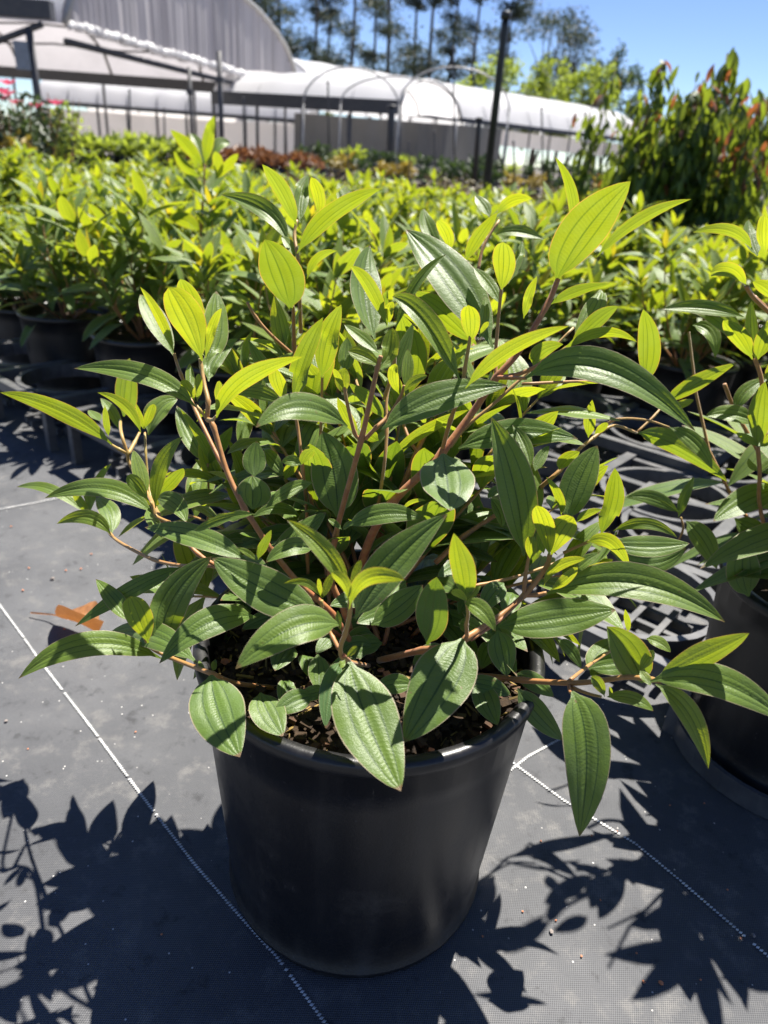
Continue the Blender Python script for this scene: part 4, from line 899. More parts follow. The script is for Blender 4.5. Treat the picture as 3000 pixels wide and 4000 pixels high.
# ------------------------------------------------------------------ trays, line stitching, chips, dry leaf
def tray(x, y, rz, label, nx=2, ny=2, cell=.27, h=.105, legs=True):
    o = empty('pot_tray', (x, y, 0), rz); tag(o, label, 'tray', 'black plastic pot trays on the mat')
    W, D = nx*cell, ny*cell
    for a in range(nx+1):
        b = MB(); b.box((-W/2+a*cell, 0, h), (.022, D+.022, .030)); b.build('bar', M['tray'], o, False)
    for a in range(ny+1):
        b = MB(); b.box((0, -D/2+a*cell, h-.003), (W+.016, .020, .024)); b.build('cross_bar', M['tray'], o, False)
    for i in range(nx):
        for j in range(ny):
            cx, cy = -W/2+(i+.5)*cell, -D/2+(j+.5)*cell
            b = MB(); b.lathe([(.117, h-.022), (.117, h+.012), (.128, h+.012), (.128, h-.022)], 28, (cx, cy, 0), closed=True); b.build('ring', M['tray'], o, False)
            b = MB()
            for k in range(-2, 3):
                hl = math.sqrt(max(.0, .118**2-(k*.044)**2))
                b.box((cx+k*.044, cy, .020), (.010, 2*hl, .016)); b.box((cx, cy+k*.044, .017), (2*hl, .010, .014))
            b.build('base_grid', M['tray'], o, False)
    if legs:
        for a in range(nx+1):
            for c in range(ny+1):
                b = MB(); b.box((-W/2+a*cell, -D/2+c*cell, (h-.012)/2), (.018, .018, h-.012)); b.build('leg', M['tray'], o, False)
    return o
RZ = math.atan2(UU.y, UU.x)
TR = [((.36, 1.10), 'empty black pot tray lying behind the large shrub on its right'), ((.74, 1.30), 'empty black pot tray at the right, behind the half cut off shrub'),
      ((-.30, 1.46), 'black pot tray under the front pots left of centre'), ((-.80, 1.86), 'black pot tray under the leftmost front pots'), ((.10, 1.62), 'black pot tray under the front pots behind the large shrub'), ((.62, 1.78), 'black pot tray under the second line of pots on the right')]
for (x, y), lb in TR: tray(x, y, RZ, lb, h=.085 if y < 1.4 else .105)
b_ = empty('pot_saucer', (.53, .70, 0)); tag(b_, 'black saucer ring holding the half cut off pot at the right', 'saucer')
b = MB(); b.lathe([(.128, .002), (.128, .030), (.134, .030), (.134, .002)], 40, closed=True); b.build('rim', M['tray'], b_, False)
b = MB(); b.lathe([(.0, .004), (.128, .004)], 40); b.build('base', M['tray'], b_, False)
def stitch_line(pix, name, label):
    """a white thread stitched into the mat: a flat core and a raised bead per stitch"""
    pts = [Pz(x, y, 0) for x, y in pix]; mb = MB(); g = random.Random(4)
    for a, c in zip(pts[:-1], pts[1:]):
        L = (c-a).length; t = (c-a)/L; nrm = Vector((-t.y, t.x, 0)); n = int(L/.0034)
        for k in range(n):
            p = a+t*((k+.5)*L/n); wd = .0023*g.uniform(.8, 1.1); q = t*.4+nrm*1.0; q.normalize(); r_ = Vector((-q.y, q.x, 0))
            if g.random() < .03: continue
            z0 = .0022
            vs = [p+q*wd+Vector((0, 0, z0)), p+r_*.0015+Vector((0, 0, z0)), p-q*wd+Vector((0, 0, z0)), p-r_*.0015+Vector((0, 0, z0)), p+Vector((0, 0, z0+.0009))]
            mb.add(vs, [(0, 1, 4), (1, 2, 4), (2, 3, 4), (3, 0, 4)])
    o = mb.build(name, M['thread'], weedmat); o['kind'] = 'stuff'; return o
stitch_line([(-60,2300), (0,2368), (90,2490), (160,2590), (360,2850), (560,3120), (760,3380), (930,3575), (1080,3740), (1290,4030)], 'stitch_line', '')
stitch_line([(1960,2930), (2010,2990), (2200,3130), (2480,3300), (2650,3440), (3020,3760)], 'stitch_line', '')
stitch_line([(1985,3020), (2060,2960), (2180,2895), (2350,2810)], 'stitch_line', '')
stitch_line([(-40,2000), (130,1968), (320,1930), (600,1870)], 'stitch_line', '')
def chip(x, y, s, mat, seed, label, grp):
    g = random.Random(seed); bm = bmesh.new(); bmesh.ops.create_icosphere(bm, subdivisions=1, radius=1)
    for v in bm.verts: v.co = Vector((v.co.x*s*g.uniform(.7, 1.2), v.co.y*s*g.uniform(.6, 1.1), v.co.z*s*.55*g.uniform(.7, 1.1)))
    me = bpy.data.meshes.new('chip'); bm.to_mesh(me); bm.free(); me.materials.append(mat); p = Pz(x, y, 0)
    o = add('clay_chip' if mat == M['chip'] else 'grey_chip', me, None, (p.x, p.y, s*.4+.0015)); o.rotation_euler = (0, 0, g.uniform(0, 6)); tag(o, label, 'pebble', grp)
chip(2580, 3845, .0028, M['chip'], 1, 'largest orange clay chip on the mat, right of the pot', 'orange chips on the mat')
chip(2512, 3840, .0019, M['chip'], 2, 'orange chip just left of the largest clay chip', 'orange chips on the mat')
for i, (x, y) in enumerate([(2112,3290), (2408,3252), (2310,3268), (2344,3521), (2735,3832), (2170,3600), (1884,3662), (2040,3565), (2485,3728), (2305,4090), (2750,3142), (2615,3150), (632,3655), (110,2930), (530,2863), (44,2060), (113,2223), (258,2232), (317,2226), (357,2168), (252,2462), (90,2310), (300,2490), (2890,3670), (2270,3740), (2840,3480)]):
    chip(x, y, .0013 if y > 2500 else .0022, M['chip'], 10+i, 'tiny orange clay chip lying on the dark mat', 'tiny orange chips on the mat')
for i, (x, y) in enumerate([(2152,3645), (2940,3660), (24,2822), (480,2310), (205,2265)]):
    chip(x, y, .0026 if y > 2500 else .004, M['chip2'], 50+i, 'small grey stone chip lying on the mat', 'grey chips on the mat')
# dry brown leaf
mb = MB(); dl = [Pz(120, 2395, .006), Pz(215, 2405, .012), Pz(300, 2425, .03), Pz(385, 2470, .012)]
def dspine(v):
    q = crom([tuple(p) for p in dl], 8); f = v*(len(q)-1); i = min(len(q)-2, int(f)); return Vector(q[i]).lerp(Vector(q[i+1]), f-i)
leaf_geom(mb, dspine, lambda v: Vector((.3, -.5+1.2*v, .9)), .060, .55, .5, 14, US, p=.9, q=.45, petiole=.35, wave=.16, camber=-.3)
o = mb.build('dry_leaf', M['dry']); tag(o, 'curled dry brown leaf lying on the mat at the left', 'leaf')
# ------------------------------------------------------------------ background: tunnels, poles, benches, trees
def proj(p):
    d = Vector(p)-EYE; z = d.dot(AF); return 1500+F*d.dot(AX)/z, 2000-F*d.dot(AU)/z
def onz(px, py, z): return Pz(px, py, z)
def grid(mb, fn, nu, nv, age=0.0):
    vs = [fn(i/nu, j/nv) for j in range(nv+1) for i in range(nu+1)]
    mb.add(vs, [(j*(nu+1)+i, j*(nu+1)+i+1, (j+1)*(nu+1)+i+1, (j+1)*(nu+1)+i) for j in range(nv) for i in range(nu)], [(i/nu, j/nv) for j in range(nv+1) for i in range(nu+1)], age)
# --- big tunnel on the left, its end wall seen at a slant
g1 = empty('tunnel_greenhouse', tuple(P(700, 500, 26).xy)+(0,)); tag(g1, 'big arched film greenhouse at the left with a pleated hanging end sheet', 'greenhouse')
OFF = Matrix.Translation(-g1.location)
def g1b(mb, name, mat, smooth=None, parent=None):
    o = mb.build(name, mat, g1, smooth); o.matrix_parent_inverse = OFF; return o
Pf = P(1157, 350, 30.0); ze = Pf.z; Pn = onz(250, 92, ze); dW = Pn-Pf
best = None
for k in range(1, 400):
    s_ = k/800; q = Pf+dW*s_
    for zz in np.arange(ze, ze+9, .05):
        u, v = proj((q.x, q.y, zz))
        if v < 0:
            if best is None or abs(u-958) < best[0]: best = (abs(u-958), s_, zz)
            break
S0, Z0 = best[1], best[2]; RISE = (Z0-ze)/max(.1, (1-(2*S0-1)**2)**.5); print('gable', Pf, Pn, RISE, S0)
def arch(s): return ze+RISE*max(0, 1-(2*s-1)**2)**.5
nrmW = Vector((-dW.y, dW.x, 0)).normalized()
wr = random.Random(8); ph = [wr.uniform(0, 6.28) for _ in range(12)]; fq = [wr.uniform(60, 420) for _ in range(12)]
def pleat(s): return sum(math.sin(fq[k]*s+ph[k]) for k in range(12))*.016*RISE/3
def gw(s, t):
    q = Pf+dW*s; top = arch(s); z = ze+(top-ze)*t; p = q+nrmW*pleat(s)*(1-.5*t); return (p.x, p.y, z)
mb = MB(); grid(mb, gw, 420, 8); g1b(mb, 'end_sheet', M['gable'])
mb = MB(); vr = random.Random(3)
pts = [Pf+dW*(i/420)+nrmW*(.10+.03*vr.random())+Vector((0, 0, -.05+.07*vr.random())) for i in range(421)]
mb.tube(pts, [.03+.09*vr.random() for _ in pts], 7); g1b(mb, 'rolled_hem', M['film'])
mb = MB(); mb.tube([Vector(gw(i/40, 1))+nrmW*.05 for i in range(41)], .06, 8); g1b(mb, 'end_hoop', M['galv'])
DX = Vector((-1, .03, 0)).normalized(); LEN = 34
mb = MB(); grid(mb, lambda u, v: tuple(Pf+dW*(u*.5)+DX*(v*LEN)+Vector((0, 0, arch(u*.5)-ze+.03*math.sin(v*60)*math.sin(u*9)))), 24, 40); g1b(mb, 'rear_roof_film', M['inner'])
mb = MB(); grid(mb, lambda u, v: tuple(Pf+dW*(.5+u*.5)+DX*(v*LEN)+Vector((0, 0, arch(.5+u*.5)-ze))), 24, 12); g1b(mb, 'front_roof_film', M['film'])
for k in range(1, 9):
    mb = MB(); mb.tube([Pf+dW*(i/30)+DX*(k*3.4)+Vector((0, 0, arch(i/30)-ze-.08)) for i in range(31)], .055, 6); g1b(mb, 'rib', M['galv'])
for s_ in (.06, .14, .24, .36):
    mb = MB(); mb.tube([Pf+dW*s_+DX*(k*1.2)+Vector((0, 0, arch(s_)-ze-.16-.10*abs(math.sin(k*.93)))) for k in range(29)], .035, 6); g1b(mb, 'purlin', M['steel'])
mb = MB(); mb.box(Pf+DX*(LEN/2)+Vector((0, 0, -.12)), (LEN, .25, .34), math.atan2(DX.y, DX.x)); g1b(mb, 'rear_gutter', M['steel'], False)
for s_, z_ in ((.02, .0), (.25, .05), (.5, .0)):
    pass
mb = MB(); mb.tube([Pf+Vector((0, 0, -.28)), Pf+dW*.5+Vector((0, 0, -.30)), Pn+Vector((0, 0, -.30))], .07, 6); g1b(mb, 'end_beam', M['steel'])
for k in range(12):
    mb = MB(); q = Pf+DX*(k*3.4+.4); mb.tube([q+Vector((0, 0, -.3)), Vector((q.x, q.y, 0))], .05, 6); g1b(mb, 'rear_post', M['steel'])
yb = Pn.y-.5
a_ = P(205, 42, yb); mb = MB(); mb.box((a_.x-4.0, yb, a_.z), (8.0, .22, .30)); g1b(mb, 'front_gutter', M['steel'], False)
a_ = P(112, 110, yb); q = P(145, 590, yb); mb = MB(); mb.tube([a_, (a_.x, yb, 0)], .075, 8); g1b(mb, 'front_post', M['steel'])
mb = MB(); mb.tube([P(-40, 172, yb), P(165, 95, yb)], .06, 6); g1b(mb, 'brace', M['steel'])
c_ = P(88, 218, yb-.12); mb = MB(); mb.box(c_, (.26, .16, .48), .3); g1b(mb, 'control_box', M['box'], False)
for (px, py0, dist, rad) in ((855, 200, 17.0, .055), (738, 262, 19.0, .045)):
    o = empty('steel_post', tuple(P(px, py0, dist).xy)+(0,)); tag(o, 'dark steel post before the pleated sheet, %s one' % ('right' if px > 800 else 'left'), 'post')
    z1 = P(px, py0, dist).z; mb = MB(); mb.tube([(0, 0, 0), (0, 0, z1)], rad, 8); mb.build('shaft', M['steel'], o)
    mb = MB(); mb.box((0, 0, z1-.5), (.05+2*rad, .05+2*rad, .10)); mb.build('clamp', M['steel'], o, False)
# --- low white tunnel behind it, and the long tunnels on the right
def tunnel(name, label, A, B, ze_, rise, width, wall_z=0.0, wall_mat='wall', front=Vector((0, 0, 0)), ribs=8, gut=.22, wall_from=0.0, wall_to=1.0, rear=True, ends=True):
    """A, B: the two ends of the near eave (x, y)"""
    A = Vector((A[0], A[1], 0)); B = Vector((B[0], B[1], 0)); d = (B-A); L = d.length; t = d/L; n = Vector((-t.y, t.x, 0))
    if n.y < 0: n = -n
    o = empty(name, tuple(((A+B)/2).xy)+(0,)); tag(o, label, 'greenhouse'); inv = Matrix.Translation(-o.location)
    def bl(mb, nm, mat, sm=None):
        x = mb.build(nm, mat, o, sm); x.matrix_parent_inverse = inv; return x
    def ar(u): return n*(width*u)+Vector((0, 0, ze_+rise*max(0, 1-(2*u-1)**2)**.55))
    mb = MB(); grid(mb, lambda u, v: tuple(A+t*(L*u)+ar(v)+Vector((0, 0, .025*math.sin(u*ribs*2*math.pi)))), ribs*8, 20); bl(mb, 'roof_film', M['film'])
    for k in range(ribs+1):
        mb = MB(); mb.tube([A+t*(L*k/ribs)+ar(i/20)*1.0+Vector((0, 0, -.05)) for i in range(21)], .04, 6); bl(mb, 'rib', M['galv'])
        mb = MB(); q = A+t*(L*k/ribs); mb.tube([q, q+Vector((0, 0, ze_-.1))], .05, 6); bl(mb, 'post', M['steel'])
    mb = MB(); c = (A+B)/2; mb.box((c.x, c.y, ze_-gut*.4), (L, .22, gut), math.atan2(t.y, t.x)); bl(mb, 'gutter', M['steel'], False)
    if wall_mat:
        w0 = A+t*(L*wall_from); wl = L*(wall_to-wall_from)
        mb = MB(); grid(mb, lambda u, v: tuple(w0+n*.15+t*(wl*u)+n*(.04*math.sin(u*wl*2.1))+Vector((0, 0, wall_z+(ze_-gut-.12-wall_z)*v))), 60, 4); bl(mb, 'side_sheet', M[wall_mat])
        if rear: mb = MB(); grid(mb, lambda u, v: tuple(w0+n*(width)+t*(wl*u)+Vector((0, 0, (ze_)*v))), 10, 2); bl(mb, 'rear_sheet', M[wall_mat])
    for e in ((A, B) if ends else ()):
        mb = MB(); grid(mb, lambda u, v: tuple(e+n*(width*u)+Vector((0, 0, ze_+(ar(u).z-ze_)*v))), 20, 4); bl(mb, 'end_sheet', M['film'])
    return o
a1 = P(150, 415, 33.0); a2 = P(1190, 470, 33.0)
tunnel('tunnel_greenhouse', 'low white film greenhouse seen under the raised end sheet at the left', (a1.x, 33.0), (a2.x, 33.0), a2.z, 1.15, 5.0, .3, 'wall', ribs=9, gut=.14)
b1 = P(1080, 385, 24.0); b2 = P(1568, 398, 22.5)
tunnel('tunnel_greenhouse', 'short white tunnel roof with a thick dark gutter, right of the pleated sheet', (b1.x-2, 24.5), (b2.x, 22.5), b2.z, .80, 6.0, b2.z-1.3, None, ribs=4, gut=.34, ends=False)
A_ = onz(1540, 422, 2.55); B_ = onz(2500, 548, 2.55)
tunnel('tunnel_greenhouse', 'long bright white tunnel roof running back towards the right', (A_.x-3.2, A_.y-1.5), (B_.x, B_.y), 2.55, 1.75, 8.0, 1.50, 'wall', ribs=14, gut=.20, wall_from=.42, rear=False)
# side sheet under the short roof, interior shade painted into its dark grey
gs = empty('painted_shade_sheet', tuple(P(1400, 500, 27).xy)+(0,)); tag(gs, 'side sheet under the short white roof, its dark grey standing in for shade', 'sheet')
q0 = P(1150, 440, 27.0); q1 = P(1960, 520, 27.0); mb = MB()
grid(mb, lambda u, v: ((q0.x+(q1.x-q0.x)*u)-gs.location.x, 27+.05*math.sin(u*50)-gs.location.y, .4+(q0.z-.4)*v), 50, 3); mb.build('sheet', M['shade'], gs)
# bare hoops
for i, (xa, xb, pk, yy) in enumerate(((1185, 1560, 262, 19.5), (1560, 1990, 262, 19.0), (1330, 1790, 300, 21.0))):
    pa = P(xa, 420, yy); pb = P(xb, 420, yy); pc = P((xa+xb)/2, pk, yy); o = empty('bare_hoop', ((pa.x+pb.x)/2, yy, 0))
    tag(o, ('bare pipe hoop before the short white roof', 'bare pipe hoop right of the short roof, left of the black stake', 'bare pipe hoop farthest back of the three')[i], 'hoop', 'bare greenhouse hoops')
    hw = (pb.x-pa.x)/2; zb = (pa.z+pb.z)/2; h_ = pc.z-zb; mb = MB()
    mb.tube([(hw*math.cos(a)*-1, 0, zb+h_*math.sin(a)) for a in np.linspace(0, math.pi, 25)], .022, 7); mb.build('arc', M['galv'], o)
    for sx in (-hw, hw): mb = MB(); mb.tube([(sx, 0, 0), (sx, 0, zb)], .022, 7); mb.build('leg', M['galv'], o)
# stakes and risers
def stake(px0, py0, px1, py1, dist, rad, name, label, mat='black'):
    a = P(px0, py0, dist); c = P(px1, py1, dist); dirv = (c-a); base = a-dirv*(a.z/dirv.z) if abs(dirv.z) > .1 else a
    o = empty(name, (base.x, base.y, 0)); tag(o, label, 'stake'); mb = MB(); mb.tube([(0, 0, 0), tuple((c-base)*.97), tuple(c-base)], [rad, rad*.85, rad*.8], 8); mb.build('shaft', M[mat], o)
    mb = MB(); mb.tube([tuple(c-base), tuple((c-base)*1.03)], [rad*1.3, rad*1.1], 8); mb.build('cap', M[mat], o); return o
stake(1899, 741, 1975, 75, 6.4, .033, 'irrigation_stake', 'tall thick black stake standing at the back edge of the plant bed')
stake(1858, 650, 1872, 470, 12.0, .045, 'irrigation_stake', 'shorter dark post left of the tall black stake')
stake(1522, 640, 1530, 420, 17.0, .09, 'support_post', 'dark post under the right end of the short roof', 'steel')
for i, (x, y0, y1, d) in enumerate([(510, 600, 360, 12), (645, 600, 430, 14), (955, 620, 390, 15), (1120, 630, 480, 13), (1285, 620, 330, 16), (1360, 640, 470, 11), (1775, 660, 200, 18), (2120, 640, 430, 15), (2290, 640, 450, 16), (1700, 690, 520, 9), (1600, 690, 560, 9), (2010, 690, 560, 9)]):
    o = stake(x, y0, x-4, y1, d, .012*d/10, 'sprinkler_riser', 'thin grey sprinkler riser among the benches, %s from the left' % ORD[sorted([510, 645, 955, 1120, 1285, 1360, 1775, 2120, 2290, 1700, 1600, 2010]).index(x)], 'steel'); o['group'] = 'thin sprinkler risers'
# --- foliage helper: a cloud of small leaf faces
def leaf_cloud(mb, c, rad, n, size, g, asp=.45, droop=0.0, flat=1.0, ages=(0, 1)):
    for _ in range(n):
        v = Vector((g.gauss(0, 1), g.gauss(0, 1), g.gauss(0, 1))); v.normalize(); rr = g.random()**.45
        p = Vector(c)+Vector((v.x*rad[0]*rr, v.y*rad[1]*rr, v.z*rad[2]*rr)); s_ = size*g.uniform(.6, 1.4)
        d = Vector((g.gauss(0, 1), g.gauss(0, 1), g.gauss(0, 1)*flat-droop*2)).normalized(); x = d.cross(Vector((g.gauss(0, 1), g.gauss(0, 1), g.gauss(0, 1)))).normalized(); k = s_*asp*.5
        nn = x.cross(d)*(k*.5)
        vs = [p, p+d*s_*.45+x*k+nn, p+d*s_, p+d*s_*.45-x*k+nn, p+d*s_*.5]
        mb.add(vs, [(0, 1, 4), (1, 2, 4), (2, 3, 4), (3, 0, 4)], None, g.uniform(*ages))
# --- benches with low plants
def bench(name, label, x0, x1, y0, y1, z, depth, seed):
    o = empty(name, ((x0+x1)/2, (y0+y1)/2, 0)); tag(o, label, 'bench'); L = math.hypot(x1-x0, y1-y0); a = math.atan2(y1-y0, x1-x0); o.rotation_euler = (0, 0, a)
    mb = MB(); mb.box((0, 0, z-.03), (L, depth, .06)); mb.build('top', M['bench'], o, False)
    for i in range(int(L/1.3)+1):
        for s_ in (-1, 1): mb = MB(); mb.box((-L/2+.1+i*(L-.2)/int(L/1.3), s_*(depth/2-.06), (z-.06)/2), (.06, .06, z-.06)); mb.build('leg', M['steel'], o, False)
    mb = MB(); mb.box((0, -depth/2-.012, z-.20), (L, .012, .14)); mb.build('side_board', M['bench'], o, False)
    return o
def low_proto(name, mat, rad, h, seed, n=90, size=.10):
    o = empty(name); g = random.Random(seed); mb = MB(); mb.lathe([(0, 0), (.075, 0), (.10, .13), (.093, .13), (.088, .11), (0, .11)], 12); mb.build('pot', M['pot'], o)
    mb = MB(); leaf_cloud(mb, (0, 0, .13+h*.5), (rad, rad, h*.55), n, size, g, .4, -.25); mb.build('foliage', mat, o)['kind'] = 'stuff'; return o
protoL = {'green': low_proto('bench_plant', M['bush'], .15, .16, 1), 'orange': low_proto('bench_plant', M['orange'], .15, .12, 2), 'dark': low_proto('bench_plant', M['dark'], .16, .20, 3), 'yellow': low_proto('bench_plant', M['yellowf'], .16, .18, 4)}
usedL = set()
def low_plant(kind, x, y, z, label, grp, s_=1.0, rz=0):
    o = protoL[kind] if kind not in usedL else copy_tree(protoL[kind]); usedL.add(kind)
    o.location = (x, y, z); o.rotation_euler = (0, 0, rz); o.scale = (s_, s_, s_); tag(o, label, 'potted plant', grp)
e0 = P(20, 530, 10.0); e1 = P(1240, 585, 10.6)
bench('plant_bench', 'long dark bench carrying low green and orange plants at the left', e0.x, e1.x, 10.0, 10.6, .30, .9, 1)
pr_ = random.Random(31)
for i in range(44):
    u = (i//2+.5)/22; x = e0.x+(e1.x-e0.x)*u; y = 10.0+.6*u+(-.22 if i % 2 else .22); px = proj((x, y, .6))[0]
    kind = 'green' if px < 760 else 'orange'
    if px < 300: kind = 'dark'
    low_plant(kind, x, y, .30, 'low %s plant, %s from the left in the %s line on the long bench' % ({'green': 'bright green', 'orange': 'rusty orange', 'dark': 'dark green'}[kind], ORD[i//2], 'front' if i % 2 == 0 else 'back'), 'low plants on the long bench', pr_.uniform(.85, 1.15), pr_.uniform(0, 6))
for r_, (yy, xa, xb, zz) in enumerate(((12.5, 1120, 2500, .20), (15.5, 1150, 2600, .34))):
    f0 = P(xa, 600, yy); f1 = P(xb, 600, yy)
    bench('plant_bench', ('dark bench of green plants in the middle distance below the white tunnels', 'farther dark bench of green plants right under the long white tunnel')[r_], f0.x, f1.x, yy, yy, zz, .9, 2)
    n = int((f1.x-f0.x)/.34)
    for i in range(n):
        x = f0.x+(i+.5)*(f1.x-f0.x)/n; kind = pr_.choice(['dark', 'dark', 'dark', 'yellow'] if r_ == 0 else ['dark', 'dark', 'green'])
        low_plant(kind, x, yy, zz, 'low %s plant, %s from the left on the %s middle bench' % ({'dark': 'dark green', 'yellow': 'yellowish', 'green': 'bright green'}[kind], ORD[i], 'nearer' if r_ == 0 else 'farther'), 'low plants on the middle benches', pr_.uniform(.9, 1.3), pr_.uniform(0, 6))
# brown twiggy plants beyond the bed
bp = empty('brown_shrub'); gg = random.Random(5); mb = MB()
for k in range(16):
    a = gg.uniform(0, 6.28); r_ = gg.uniform(.02, .16); h = gg.uniform(.25, .48); mb.tube([(0, 0, .1), (r_*.6*math.cos(a), r_*.6*math.sin(a), h*.6), (r_*math.cos(a), r_*math.sin(a), h)], [.004, .003, .002], 4, .1, False)
mb.build('twigs', M['stem'], bp)['kind'] = 'stuff'
mb = MB(); leaf_cloud(mb, (0, 0, .34), (.17, .17, .14), 70, .07, gg, .35, 0); mb.build('foliage', M['brownf'], bp)['kind'] = 'stuff'
mb = MB(); mb.lathe([(0, 0), (.075, 0), (.10, .16), (.093, .16), (.088, .13), (0, .13)], 12); mb.build('pot', M['pot'], bp)
first = True
for r_ in range(4):
    for i in range(17):
        yy = 6.75+.45*r_; x = -1.1+i*.28+gg.uniform(-.06, .06)
        o = bp if first else copy_tree(bp); first = False; o.location = (x, yy+gg.uniform(-.05, .05), 0); o.rotation_euler = (0, 0, gg.uniform(0, 6)); f = gg.uniform(.75, 1.1); o.scale = (f, f, f)
        tag(o, 'thin brown twiggy plant, %s from the left in the %s row behind the bed' % (ORD[i], ORD[r_]), 'potted plant', 'brown twiggy plants behind the bed')
path = sheet('path', -9, 9, 8.7, 9.5, 6, 1, -.004, simple('pale_path', (.30, .24, .21), .9, .2, .5, 2.0))
# --- roses at the left
for i, (px, pyb, pyt, yy) in enumerate([(25, 560, 345, 7.6), (110, 565, 330, 7.9), (190, 560, 360, 8.3), (265, 570, 375, 8.6), (-60, 560, 350, 7.7)]):
    g = random.Random(60+i); a = P(px, pyb, yy); c = P(px, pyt, yy); o = empty('flowering_shrub', (a.x, yy, 0)); h = c.z
    tag(o, ['dark shrub with a pink flower, second from the left edge', 'tall shrub with pink blooms beside the steel post', 'shrub with pale pink blooms right of the steel post', 'thin leafy shrub right of the pink flowered ones', 'dark shrub at the left picture edge'][i], 'shrub', 'flowering shrubs at the left')
    mb = MB(); mb.lathe([(0, 0), (.11, 0), (.15, .28), (.14, .28), (.135, .25), (0, .25)], 16); mb.build('pot', M['pot'], o)
    mb = MB()
    for k in range(7):
        t = g.uniform(0, 6.28); r_ = g.uniform(.05, .22); mb.tube([(0, 0, .25), (r_*.5*math.cos(t), r_*.5*math.sin(t), h*.6), (r_*math.cos(t), r_*math.sin(t), h*g.uniform(.8, 1))], [.008, .006, .003], 5, .3, False)
    mb.build('canes', M['stem'], o)['kind'] = 'stuff'
    mb = MB(); leaf_cloud(mb, (0, 0, h*.62), (.26, .26, h*.34), 260, .075, g, .5, .2); mb.build('foliage', M['dark'] if i != 3 else M['bush'], o)['kind'] = 'stuff'
    if i == 0: mb = MB(); leaf_cloud(mb, (.12, -.1, h*.5), (.16, .12, .10), 90, .07, g, .6); mb.build('yellow_foliage', M['yellowf'], o)['kind'] = 'stuff'
    for k in range((1, 4, 3, 0, 1)[i]):
        mb = MB(); q = Vector((g.uniform(-.2, .2), -.15+g.uniform(-.1, .1), h*g.uniform(.78, 1.03)))
        for m_ in range(14):
            t = m_*2.4; rr = .008+.0035*m_; e = Vector((math.cos(t), math.sin(t), .4)).normalized(); x = e.cross(Vector((0, 0, 1))).normalized(); b0 = q+e*rr
            mb.add([b0, b0+e*.03+x*.026+Vector((0, 0, .015)), b0+e*.045+Vector((0, 0, .02)), b0+e*.03-x*.026+Vector((0, 0, .015))], [(0, 1, 2), (0, 2, 3)])
        mb.build('flower', M['petal'], o)
# --- drooping potted trees with red new leaves at the right
def droop_leaf(mat, name, L, seed):
    g = random.Random(seed); mb = MB()
    def sp(v): return Vector((0, .35*L*math.sin(v*1.9), -L*v*.95+.02*L))
    leaf_geom(mb, sp, lambda v: Vector((0, 1, .3)), L*.32, .25, g.uniform(0, 1), 6, US5, petiole=.08, wave=.06); return mb.mesh(name, mat)
DRG = [droop_leaf(M['droop'], 'droop_leaf_%d' % k, .112, k) for k in range(5)]; DRR = [droop_leaf(M['redleaf'], 'red_leaf_%d' % k, .085, 10+k) for k in range(3)]
DRT = ['slim drooping sapling at the left of the red-tipped row', 'red-tipped drooping sapling left of centre in its row', 'drooping sapling with an orange tip and dark leaves', 'tallest drooping sapling with yellow and red tips', 'drooping sapling at the right picture edge with orange leaves', 'second slim drooping sapling behind the red-tipped row', 'dark drooping sapling behind the tallest one', 'low full drooping sapling left of the tallest one', 'full drooping sapling between the tallest and the orange-tipped one', 'drooping sapling cut by the right picture edge']
